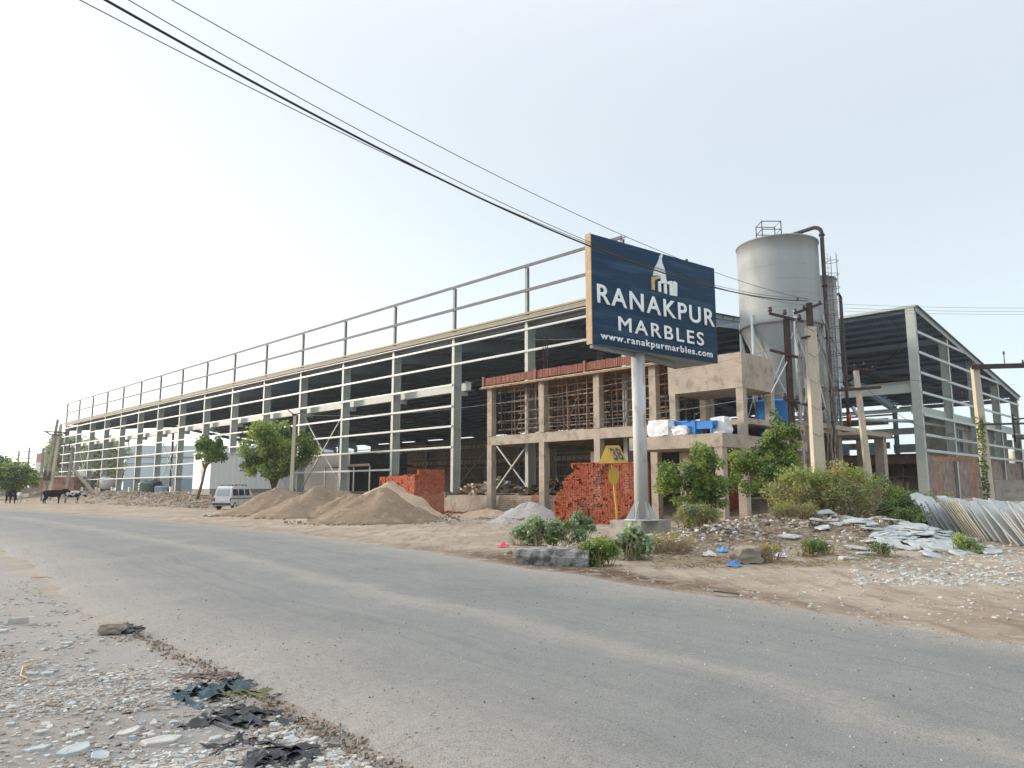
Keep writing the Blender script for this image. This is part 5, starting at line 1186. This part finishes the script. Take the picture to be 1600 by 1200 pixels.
cpole('straight concrete pole in front of the round green tree', pz(455, 58, .5), 6.9, .30, .22, (.05, 0), CONCL, lambda t: (lambda m: m.build('cross_arm', DARKI, t))(MB().bar((-.65, 0, 7.45), (-.05, 0, 6.95), .07, .07).bar((.65, 0, 7.15), (.05, 0, 6.95), .07, .07).box((0, 0, 6.95), (.3, .3, .15))))
def head_t(t):
    m = MB(); m.bar((-1.1, -.3, 8.65), (1.9, -.3, 8.5), .12, .14); m.path([(-1.0, -.3, 8.65), (-.2, -.3, 8.25), (.8, -.3, 8.15), (1.8, -.3, 8.5)], .07, 6); m.build('cross_arm', DARKI, t)
    m = MB(); m.box((-.25, -.3, 2.9), (.7, .4, .6)); m.b2(-.6, -.45, -.4, -.2, 3.201, 3.9); m.b2(.0, .15, -.4, -.2, 3.201, 3.7); m.build('switch_box', DARKI, t)
cpole('left pole of the tall transformer pair at the far left', pz(68, 92, .1), 10.2, .36, .24, (1.0, 0), CONC)
cpole('right pole of the transformer pair carrying the cross arm and switch box', pz(77, 92, .1), 9.6, .40, .28, (.75, 0), CONCL, lambda t: (head_t(t)))
def head_s(t):
    m = MB(); m.bar((.25, .2, 4.3), (4.6, .2, -.2), .3, .3); m.build('strut', CONC, t)
    m = MB(); m.path([(-.8, 0, 7.2), (-.5, 0, 6.6), (0, 0, 6.4), (.6, 0, 6.9), (.8, 0, 7.0)], .05, 6); m.bar((0, 0, 6.3), (0, 0, 7.6), .08, .08)
    for z in (5.6, 5.0, 4.4, 3.6, 2.2, 1.4): m.bar((-.35, 0, z), (.35, 0, z), .08, .12)
    m.build('cross_arm', DARKI, t)
cpole('dark pole braced by a long sloping concrete strut beside the cattle', pz(103, 92, .1), 6.4, .36, .3, (.4, 0), CONCD, head_s)
for (px, Y, h, lb) in ((62, 120, 8.3, 'thin distant pole left of the transformer pair'), (24, 170, 10.4, 'far pole with short arms above the left tree'), (40, 170, 11.2, 'tallest of the two far poles above the left tree')):
    cpole(lb, pz(px, Y, 0), h, .4, .28, (0, 0), CONCD, (lambda h_: (lambda t: MB().bar((-1.4, 0, h_-1), (1.4, 0, h_-1), .15, .15).bar((-.9, 0, h_-2.6), (1.2, 0, h_-2.6), .15, .15).build('cross_arm', DARKI, t)))(h) if Y > 150 else None)
def wire(name, label, P, r, mt, n=60, group=None):
    """P = list of points; smooth spline through them"""
    pts = []; P = [Vector(p) for p in P]
    T = [0]
    for i in range(1, len(P)): T.append(T[-1]+(P[i]-P[i-1]).length)
    if len(P) == 3:
        # parabola through three points in z over the straight plan line
        a, b, c = P; tb = T[1]/T[2]; A = np.array([[tb*tb, tb], [1, 1]]); co = np.linalg.solve(A, [b.z-a.z, c.z-a.z])
        for k in range(n+1): u = k/n; pl = a.lerp(c, u); pts.append(Vector((pl.x, pl.y, a.z+co[0]*u*u+co[1]*u)))
    else:
        for k in range(n+1): u = k/n; pts.append(P[0].lerp(P[-1], u))
    m = MB(); m.path(pts, r, 6); o = m.build(name, mt); return tag(o, label, 'cable', group)
def overhead(label, s, mid, ex, zex, r, mt=WIRE):
    a = s; e = ray(*ex); k = (zex-EYE)/e.z; c = Vector((0, 0, EYE))+e*k
    mr = ray(*mid); # mid point lies above the straight plan line from a to c
    d = c-a; den = mr.x*d.y-mr.y*d.x; u = (a.x*mr.y-a.y*mr.x)/den if abs(den) > 1e-9 else .5
    pm = a.lerp(c, u); kk = pm.y/mr.y; pm.z = EYE+mr.z*kk
    # extend past c with the same parabola
    co = np.linalg.solve(np.array([[u*u, u], [1, 1]]), [pm.z-a.z, c.z-a.z]); U = 1.45; f = lambda q: Vector((a.x+d.x*q, a.y+d.y*q, a.z+co[0]*q*q+co[1]*q))
    m = MB(); m.path([f(U*i/90) for i in range(91)], r, 6); o = m.build('overhead_wire', mt); tag(o, label, 'wire'); return f(U)
zt = 7.9
ends = [overhead('thickest black overhead cable crossing the sky to the pole head', aty(1262, 470, 24), (913, 381), (165, 0), 7.0, .016),
        overhead('lowest thin overhead wire running beside the thick cable', aty(1254, 476, 24), (911, 377), (125, 0), 6.95, .006),
        overhead('thin overhead wire just above the thick cable', aty(1262, 466, 24), (921, 378), (201, 0), 7.1, .006),
        overhead('highest thin overhead wire passing over the billboard top', aty(1275, 470, 24), (972, 367), (268.5, 0), 7.4, .006)]
for i, (a, b, lb) in enumerate(((pz(60, 92, 8.2), pz(-260, 130, 12.5), 'upper far wire running left from the transformer poles'), (pz(80, 92, 7.6), pz(-260, 130, 10.8), 'second far wire running left from the transformer poles'), (pz(62, 92, 5.7), pz(-260, 130, 6.8), 'low far wire running left from the cross arm'), (pz(66, 92, 4.6), pz(-260, 130, 5.4), 'lowest far wire running left from the cross arm'))):
    m_ = (a+b)/2; m_.z -= .5; wire('far_wire', lb, [a, m_, b], .015, WIREG)
for i, (y0, y1, lb) in enumerate(((480, 480, 'top thin wire above the right shed roof'), (486, 485, 'middle thin wire above the right shed roof'), (491, 489, 'lowest thin wire above the right shed roof'))):
    a = aty(1290, y0-6, 29); b = aty(1720, y1, 29); m_ = (a+b)/2; m_.z -= .1; wire('thin_wire', lb, [a, m_, b], .006, WIREG)
for i, (a, b, sag, lb) in enumerate(((aty(1245, 492, 30), aty(706, 520, 58), .8, 'service wire from the steel pole towards the upper girts'), (aty(1235, 540, 30), aty(472, 648, 62), 1.0, 'service wire crossing the shed toward the roadside pole'), (aty(1238, 610, 30), aty(760, 660, 50), .5, 'low service wire in front of the concrete frame'),
        (aty(1285, 500, 24), aty(1345, 578, 34), .5, 'drop cable from cream pole to the leaning pole'), (aty(1345, 578, 34), aty(1528, 592, 31), .3, 'cable from the leaning pole to the creeper pole'), (aty(1348, 600, 34), aty(1528, 690, 31), .9, 'sagging cable below the upper one near the right shed'))):
    m_ = (a+b)/2; m_.z -= sag; wire('service_wire', lb, [a, m_, b], .011, WIREG if i < 3 else WIRE)
# near pole that carries the overhead wires (outside the frame)
pe = sum(ends, Vector())/4; pe.z = 0; ph = max(e.z for e in ends)
cpole('concrete pole outside the left of the picture that carries the overhead wires', pe, ph+.2, .36, .26, (0, 0), CONCL, lambda t: MB().bar((-.5, .4, ph), (.5, -.4, ph), .08, .08).build('cross_arm', RUST, t))
# ------------------------------------------------------------------ left area objects
WH2 = mat('ribbed white sheet', (.78, .81, .84), (.82, .84, .86), 1, .5)
cn = pz(300, 69, 1.1)
t = thing('site_cabin', 'white ribbed portable cabin on a grey base behind the small slender tree', 'cabin', cn, AX)
m = MB(); m.b2(.03, 3.9, 0.03, 8.6, 0, .55); m.build('base', CONCD, t)
m = MB(); m.b2(0, 3.9, 0, .06, .55, 3.7); y = .06
while y < 8.5: m.b2(3.84, 3.9, y, y+.22, .55, 3.7); m.b2(3.80, 3.84, y+.22, y+.5, .55, 3.7); y += .5
m.b2(.03, 3.83,   .061, 8.55, .56, 3.69); m.build('wall', WH2, t)
m = MB(); m.b2(-.05, 3.95, -.06, 8.7, 3.71, 3.82); m.build('roof', WHITE, t)
m = MB(); m.b2(1.9, 2.5, -.03, -.004, 1.4, 2.9); m.build('window', mat('brown shutter', (.30, .24, .2), (.35, .28, .24), 3, .6), t)
# make its left face: the near left end faces the sun
def farbldg(name, label, cat, px, Y, w, d, h, mt, rz=AX, z=0, win=0, roof=None, base=None):
    t = thing(name, label, cat, pz(px, Y, z), rz); m = MB(); m.b2(0, w, 0, d, -.5, h); m.build('wall', mt, t)
    if roof: m = MB(); m.b2(-.3, w+.3, -.3, d+.3, h+.004, h+.25); m.build('roof', roof, t)
    if base: m = MB(); m.b2(-.03, w+.03, -.06, -.003, 0, base[0]); m.build('skirting', base[1], t)
    for k in range(win):
        m = MB(); xx = (k+.5)*w/win; m.b2(xx-.6, xx+.6, -.05, -.004, h*.35, h*.7); wd = m.build('window', MC['dark glass'], t)
        m = MB(); m.b2(xx-.03, xx+.03, -.08, -.053, h*.35, h*.7); m.build('frame', WHITE, wd)
    return t
PBL = mat('pale blue cladding', (.50, .58, .62), (.55, .62, .66), .5, .6)
BLG = mat('blue grey base', (.20, .28, .33), (.24, .32, .37), .5, .6)
t = farbldg('warehouse', 'long pale blue clad warehouse seen through the left bays', 'warehouse', 192, 185, 48, 20, 11.5, PBL, radians(3), 1, base=(3.4, BLG))
m = MB(); m.b2(20, 31, -.12, -.07, 0, 8.0); dd = m.build('door', MC['dark iron'], t)
m = MB(); m.b2(0, 48, -.1, -.06, 8.4, 8.7); m.b2(0, 48, -.1, -.06, 6.9, 7.1); m.build('band', BLG, t)
t = farbldg('dark_canopy_building', 'dark grey flat roofed canopy building seen behind the round tree', 'building', 470, 92, 11, 8, 4.6, mat('charcoal fascia', (.06, .07, .08), (.09, .1, .11), 1, .5), AX, 1.2)
for k in range(2):
    pass
t2 = thing('canopy_roof', 'black sheet canopy roof with slim posts in the middle of the shed', 'canopy', pz(520, 84, 1.3), AX)
m = MB(); m.b2(0, 9.5, -1.5, 4, 2.7, 2.95); m.build('roof', MC['dark iron'], t2)
for x in (.3, 3.2, 6.2, 9.2):
    m = MB(); m.b2(x-.06, x+.06, -1.3, -1.18, 0, 2.7); m.build('post', GIRT, t2)
farbldg('white_kiosk', 'pale white cladding panel wall glimpsed under the rear crane girder', 'building', 556, 120, 7, 4, 6.0, WHITE, AX, 1.3)
farbldg('brick_hut', 'orange brick hut with pale flat roof behind the transformer poles', 'hut', 60, 118, 6.5, 4, 3.4, brickmat('orange hut brick', (.50, .24, .16), (.44, .2, .13), (.4, .3, .25)), radians(-12), .1, roof=CREAM)
farbldg('distant_building', 'white distant building with a small pink block on its roof', 'building', 52, 190, 9, 8, 8.5, WHITE, radians(-5), 0, 2)
farbldg('distant_block', 'small pink block on a distant roof at the left', 'building', 52, 205, 3.6, 3, 11.5, mat('pink plaster', (.5, .25, .25), (.45, .22, .22), 1, .8), radians(-5), 0)
farbldg('boundary_wall', 'long grey boundary wall at the far left behind the cattle', 'wall', -40, 118, 19, .3, 1.9, CONCD, radians(2), 0)
farbldg('distant_shed', 'low grey distant shed between left tree and pink block', 'building', 44, 150, 6, 6, 5.0, mat('grey blue wall', (.35, .4, .4), (.4, .44, .44), 1, .8), radians(0), 0)
farbldg('distant_house', 'pale beige distant house at the right picture edge', 'building', 1588, 75, 12, 8, 5.5, CREAM, radians(-20), 0, 3)
t = farbldg('concrete_trough', 'low grey concrete trough wall at the far right behind the slabs', 'wall', 1555, 40, 8, 1, 1.9, CONCD, radians(-10), .2)
# things at the left
def watertank(label, p, r, h, mt, name='water_tank'):
    t = thing(name, label, 'water tank', p, 0); m = MB(); pr = [(0, 0), (r, 0)]
    for k in range(5): z = h*.85*(k+.5)/5; pr += [(r, z-.08), (r*1.03, z-.03), (r*1.03, z+.03), (r, z+.08)]
    pr += [(r, h*.85), (r*.8, h*.95), (r*.3, h)]; m.lathe((0, 0, 0), pr, 28); m.build('body', mt, t)
    m = MB(); m.lathe((0, 0, 0), [(r*.3, h), (r*.3, h+.08), (0, h+.1)], 18); m.build('lid', DARKI, t); return t
watertank('dark green water tank at the left end of a group on the rubble bank', pz(227, 84, .9), .75, 1.6, mat('dark green plastic', (.08, .12, .11), (.11, .15, .13), 2, .5))
watertank('black water tank right beside the dark green tank', pz(240, 86, 1.0), .85, 1.65, BLACKP)
watertank('short blue grey tub beside the black water tank', pz(253, 84, 1.0), .8, 1.0, mat('blue grey tub', (.2, .27, .3), (.24, .3, .33), 2, .6), 'tub')
t = thing('mixer_drum', 'white mixer drum with a yellow face lying behind the columns', 'drum', pz(166, 112, 1.4), radians(30))
m = MB(); M = Matrix.Rotation(pi/2, 4, 'Y')
pr = [(0, -1.1), (.7, -1.1), (1.0, -.5), (1.0, .4), (.6, 1.2), (0, 1.25)]; mm = MB(); mm.lathe((0, 0, 0), pr, 24)
mm.v = [tuple(M@Vector(v)+Vector((0, 0, 1.1))) for v in mm.v]; mm.build('drum', WHITE, t)
m = MB(); m.lathe((0, 0, 0), [(0, -1.16), (.95, -1.16), (.95, -1.112)], 24); m.v = [tuple(M@Vector(v)+Vector((-.1, 0, 1.1))) for v in m.v]; m.build('face', YP, t)
m = MB(); m.b2(-.7, -.5, -.5, .5, 0, .5); m.b2(.5, .7, -.5, .5, 0, .5); m.build('cradle', RUST, t)
post0 = None
for i, (px, Y) in enumerate(((128, 104), (150, 100), (175, 96), (202, 92), (267, 80))):
    if post0 is None:
        post0 = thing('marker_post', 'leftmost short white marker post by the patched cow', 'post', pz(px, Y, .7), AX, 'white marker posts along the bank')
        m = MB(); m.b2(-.12, .12, -.12, .12, -.3, 1.1); m.build('post', CREAM, post0); m = MB(); m.b2(-.14, .14, -.14, .14, 1.103, 1.2); m.build('cap', WHITE, post0)
    else: dup(post0, pz(px, Y, .7), None, ('', 'second white marker post from the left along the bank', 'middle one of the five white marker posts along the bank', 'fourth white marker post from the left, near the green tank', 'rightmost white marker post, right of the water tanks')[i])
# scrap pile inside the shed
def scrap(name, label, c, r, n, h, mats, seed):
    q = random.Random(seed); m = MB()
    for k in range(n):
        a = q.random()*6.28; rr = q.random()**.5; x, y = c[0]+r[0]*rr*cos(a), c[1]+r[1]*rr*sin(a); z = c[2]+h*(1-rr)*q.random()+.06
        M = Matrix.Rotation(q.random()*6.28, 3, 'Z')@Matrix.Rotation(q.gauss(0, .35), 3, 'Y'); m.box((x, y, z), (q.uniform(.4, 2.0), q.uniform(.1, .4), q.uniform(.04, .2)), 0, q.randrange(len(mats)), M)
    o = m.build(name, mats); return tag(center(o), label, 'scrap pile')
c_ = wl(-13, 2.2, 1.36); scrap('scrap_pile', 'jumbled pile of scrap timber and sacks inside the shed beside the first pillar', c_, (2.2, 1.2), 130, 1.1, [WOOD, STONE, CONCD, PLANK], 5)
c_ = wl(-7, 1.5, 1.36); scrap('scrap_pile', 'lower pile of dark timber scrap behind the tan infill wall', c_, (1.9, 1.0), 90, .9, [WOOD, RUST, TWIG], 6)
# rusty gate frame by right brick wall
t = thing('rusty_frame', 'rusty square steel frame leaning before the old brick wall at right', 'frame', pz(1497, 32, .6), radians(-12))
m = MB(); m.b2(-.75, -.62, -.05, .05, 0, 2.1); m.b2(.62, .75, -.05, .05, 0, 2.2); m.b2(-.9, .8, -.06, .06, 2.2, 2.38); m.b2(-.6, .6, -.04, .04, .35, .45); m.build('frame', mat('orange rust', (.26, .13, .08), (.36, .24, .15), 3, .85), t)
# ------------------------------------------------------------------ van
def van():
    t = thing('parked_van', 'small silver white minivan parked facing away with its nose behind the sand heap', 'van', pz(368, 57, .1), 0)
    # local: x forward, y left; built from lofted side profile
    BODY = mat('silver white car paint', (.60, .62, .64), (.55, .57, .60), 2, .3, c3=(.45, .4, .33), s3=1.5, a3=.35, spec=.5)
    prof = [(-1.68, .32), (-1.70, .62), (-1.68, .95), (-1.60, 1.35), (-1.50, 1.60), (-1.36, 1.70), (.60, 1.72), (.85, 1.66), (1.28, 1.12), (1.62, .92), (1.70, .70), (1.70, .34)]
    N = len(prof); P = []; secs = [(-.70, .0), (-.705, .35), (-.6, 1), (.6, 1), (.705, .35), (.70, 0)]
    def half(z): return .70 if z < 1.0 else .70-.10*(z-1.0)/.72
    for (sx, sy) in ((-1, 0), (-1, 1), (1, 1), (1, 0)):
        for (x, z) in prof:
            ins = .05 if sy else 0; P.append((x*(1-.012*sy), sx*(half(z)-ins), z+(.03*sy if z > 1.5 else 0)))
    m = MB(); fs = []
    for b in range(3):
        for i in range(N-1): a = b*N+i; fs.append((a, a+1, a+N+1, a+N))
    m.add(P, fs, 0, False); m.add([P[i] for i in range(N)], [tuple(range(N))[::-1]]); m.add([P[3*N+i] for i in range(N)], [tuple(range(N))]); m.b2(-1.6, 1.6, -.62, .62, .28, .33)
    body = m.build('body', BODY, t)
    G = mat('van glass', (.03, .04, .05), (.05, .06, .07), 2, .08, spec=.6)
    def sidepane(x0, x1, s):
        m = MB(); z0, z1 = 1.05, 1.52; y0, y1 = s*(half(z0)+.008), s*(half(z1)+.008); V = [(x0, y0, z0), (x1, y0, z0), (x1-.02, y1, z1), (x0+.02, y1, z1)]
        m.add(V+[(a, b-s*.006, c) for a, b, c in V], [(0, 1, 2, 3), (7, 6, 5, 4), (0, 4, 5, 1), (1, 5, 6, 2), (2, 6, 7, 3), (3, 7, 4, 0)]); m.build('side_window', G, t)
    for s in (-1, 1):
        sidepane(-1.42, -.72, s); sidepane(-.62, .12, s); sidepane(.22, .88, s)
        m = MB(); m.b2(-1.66, 1.6, s*.705-.006, s*.705+.006, .80, .86); m.build('side_strip', DARKI, t)
        m = MB(); m.b2(.155, .165, s*.702-.004, s*.702+.004, .4, 1.0); m.b2(-.675, -.665, s*.702-.004, s*.702+.004, .4, 1.0); m.build('door_gap', DARKI, t)
        m = MB(); m.b2(-1.715, -1.69, s*.66-.04, s*.66+.04, .62, .88); m.build('tail_light', mat('red lens', (.4, .04, .03), (.35, .03, .03), 3, .3), t)
        for x in (-1.12, 1.12):
            m = MB(); w = .62*s
            M = Matrix.Rotation(pi/2, 3, 'X'); m.lathe((0, 0, 0), [(0, -.09), (.2, -.09), (.285, -.07), (.29, 0), (.285, .07), (.2, .09), (0, .09)], 24)
            m.v = [tuple(M@Vector(v)) for v in m.v]; wh = m.build('wheel', BLACKP, t); wh.location = (x, w, .285)
            m = MB(); m.lathe((0, 0, 0), [(0, .095), (.15, .095), (.17, .10), (.17, .088)], 18); m.v = [tuple(Matrix.Rotation(-s*pi/2, 3, 'X')@Vector(v)) for v in m.v]; m.build('hubcap', STEEL, wh)
    m = MB(); V = [(-1.668, -.54, 1.05), (-1.668, .54, 1.05), (-1.56, .5, 1.5), (-1.56, -.5, 1.5)]; V = [(a-.012, b, c) for a, b, c in V]; m.add(V+[(a+.008, b, c) for a, b, c in V], [(0, 3, 2, 1), (4, 5, 6, 7), (0, 1, 5, 4), (1, 2, 6, 5), (2, 3, 7, 6), (3, 0, 4, 7)])
    m.build('rear_window', mat('bright rear glass', (.30, .32, .34), (.35, .37, .38), 2, .08, spec=.7), t)  # paler than the side panes, lit look put into the glass colour
    m = MB(); m.b2(-1.78, -1.69, -.7, .7, .34, .50); m.build('rear_bumper', DARKI, t)
    m = MB(); m.b2(-1.712, -1.700, -.2, .2, .66, .76); m.build('number_plate', WHITE, t)
    m = MB()
    for x in (-.9, 0, .5): m.tube((x, -.6, 1.82), (x, .6, 1.82), .02, 6); m.b2(x-.02, x+.02, -.6, -.56, 1.72, 1.82); m.b2(x-.02, x+.02, .56, .6, 1.72, 1.82)
    for y in (-.6, .6): m.tube((-1.1, y, 1.84), (.6, y, 1.84), .02, 6)
    m.build('roof_rack', DARKI, t)
    m = MB(); V = [(.87, -.58, 1.64), (.87, .58, 1.64), (1.27, .62, 1.14), (1.27, -.62, 1.14)]; V = [(a+.015, b, c+.01) for a, b, c in V]; m.add(V+[(a-.006, b, c-.006) for a, b, c in V], [(0, 1, 2, 3), (7, 6, 5, 4), (0, 4, 5, 1), (1, 5, 6, 2), (2, 6, 7, 3), (3, 7, 4, 0)]); m.build('windscreen', G, t)
    t.rotation_euler = (0, 0, radians(90-11)); t.scale = (1.0, 1.0, 1.0); return t
van()
# ------------------------------------------------------------------ cattle
def cow(label, p, rz, mats, sc=1.0, headdown=0, patch=None, seed=0):
    J = {}; V = []; E = []; Rr = []
    def v(name, x, y, z, r, par=None, r2=None):
        J[name] = len(V); V.append((x, y, z)); Rr.append((r, r2 or r))
        if par is not None: E.append((J[par], J[name]))
    v('hip', -.55, 0, 1.10, .27, None, .30); v('rump', -.80, 0, 1.10, .20, 'hip', .24); v('belly', -.1, 0, 1.00, .31, 'hip', .36); v('chest', .45, 0, 1.03, .26, 'belly', .34)
    v('withers', .62, 0, 1.16, .20, 'chest', .25)
    hz_ = 1.42-.85*headdown; hx = 1.12+.05*headdown
    v('neck', .88, 0, 1.27-.35*headdown, .125, 'withers', .19); v('poll', hx, 0, hz_, .105, 'neck', .12); v('face', hx+.20, 0, hz_-.14-.08*headdown, .09, 'poll', .10); v('muzzle', hx+.36, 0, hz_-.28-.12*headdown, .07, 'face', .065)
    for s, n_ in ((-1, 'r'), (1, 'l')):
        v('fs'+n_, .50, s*.17, .85, .12, 'chest'); v('fk'+n_, .50, s*.17, .45, .06, 'fs'+n_); v('ff'+n_, .49+.04*s, s*.17, .10, .045, 'fk'+n_); v('fh'+n_, .53+.04*s, s*.17, .04, .06, 'ff'+n_)
        v('hs'+n_, -.66, s*.17, .84, .15, 'hip'); v('hk'+n_, -.58-.06*s, s*.18, .62, .09, 'hs'+n_); v('hh'+n_, -.76-.06*s, s*.18, .42, .055, 'hk'+n_); v('hf'+n_, -.72-.06*s, s*.18, .10, .042, 'hh'+n_); v('ho'+n_, -.68-.06*s, s*.18, .04, .058, 'hf'+n_)
        v('ear'+n_, hx-.02, s*.17, hz_+.03, .035, 'poll'); v('eat'+n_, hx-.04, s*.28, hz_+.0, .02, 'ear'+n_)
    v('tail0', -.98, 0, 1.12, .035, 'rump'); v('tail1', -1.04, 0, .75, .022, 'tail0'); v('tail2', -1.03, 0, .42, .035, 'tail1'); v('tail3', -1.03, 0, .28, .015, 'tail2')
    me = bpy.data.meshes.new('body'); me.from_pydata(V, E, []); o = bpy.data.objects.new('body', me); COL.objects.link(o)
    o.modifiers.new('Skin', 'SKIN').use_smooth_shade = True
    for i, r in enumerate(Rr): me.skin_vertices[0].data[i].radius = (r[0]*1.15, r[1]*1.15)
    me.skin_vertices[0].data[0].use_root = True
    sb = o.modifiers.new('Sub', 'SUBSURF'); sb.levels = 2; sb.render_levels = 2
    dg = bpy.context.evaluated_depsgraph_get(); me2 = bpy.data.meshes.new_from_object(o.evaluated_get(dg)); bpy.data.objects.remove(o)
    me2.materials.clear(); me2.materials.append(mats)
    t = thing('cow', label, 'cow', p, rz); b = bpy.data.objects.new('body', me2); COL.objects.link(b); b.parent = t
    for pl in me2.polygons: pl.use_smooth = True
    m = MB()
    for s in (-1, 1): m.path([(hx-.04, s*.07, hz_+.1), (hx-.06, s*.17, hz_+.2), (hx-.03, s*.2, hz_+.33)], [.028, .02, .006], 8)
    m.build('horns', mat('horn', (.3, .27, .22), (.2, .18, .15), 5, .5), t)
    m = MB()
    for s in (-1, 1): m.lathe((hx+.13, s*.088, hz_-.04-.05*headdown), [(0, -.02), (.018, -.01), (.02, .0), (.015, .012), (0, .018)], 8)
    m.build('eyes', MC['black plastic'], t)
    t.scale = (sc, sc, sc); return t
BLK = mat('black hide', (.008, .007, .007), (.016, .014, .012), 4, .95, spec=.03)
PIE = mat('black and white hide', (.015, .014, .014), (.45, .42, .38), 1.8, .95, detail=2, lo=.47, hi=.50, spec=.03)
WHC = mat('white hide', (.65, .62, .57), (.55, .52, .48), 3, .8)
cow('large black cow standing side on in the middle of the cattle group', pz(84, 79, .08), radians(38), BLK, 1.05)
cow('black and white patched cow standing just behind the black cow', pz(114, 82, .08), radians(8), PIE, .98, .45)
cow('black cow seen from the front at the far left, head lowered', pz(18, 79, .08), radians(-40), BLK, 1.12, .8)
cow('small white calf beside the leftmost black cow', pz(31, 83, .08), radians(-60), WHC, .85, .35)

# ------------------------------------------------------------------ haze
def haze():
    m = MB(); m.b2(-330, 330, -60, 420, -3, 26); o = m.build('haze', []) if False else None
    me = bpy.data.meshes.new('haze'); me.from_pydata(m.v, [], m.f); o = bpy.data.objects.new('haze', me); COL.objects.link(o)
    q = bpy.data.materials.new('haze'); q.use_nodes = True; n = q.node_tree; n.nodes.remove(n.nodes['Principled BSDF'])
    v = n.nodes.new('ShaderNodeVolumePrincipled'); v.inputs['Color'].default_value = (.95, .96, .97, 1); v.inputs['Density'].default_value = HAZE; v.inputs['Anisotropy'].default_value = .2
    n.links.new(v.outputs[0], n.nodes['Material Output'].inputs['Volume']); me.materials.append(q); tag(o, kind='stuff')
haze()
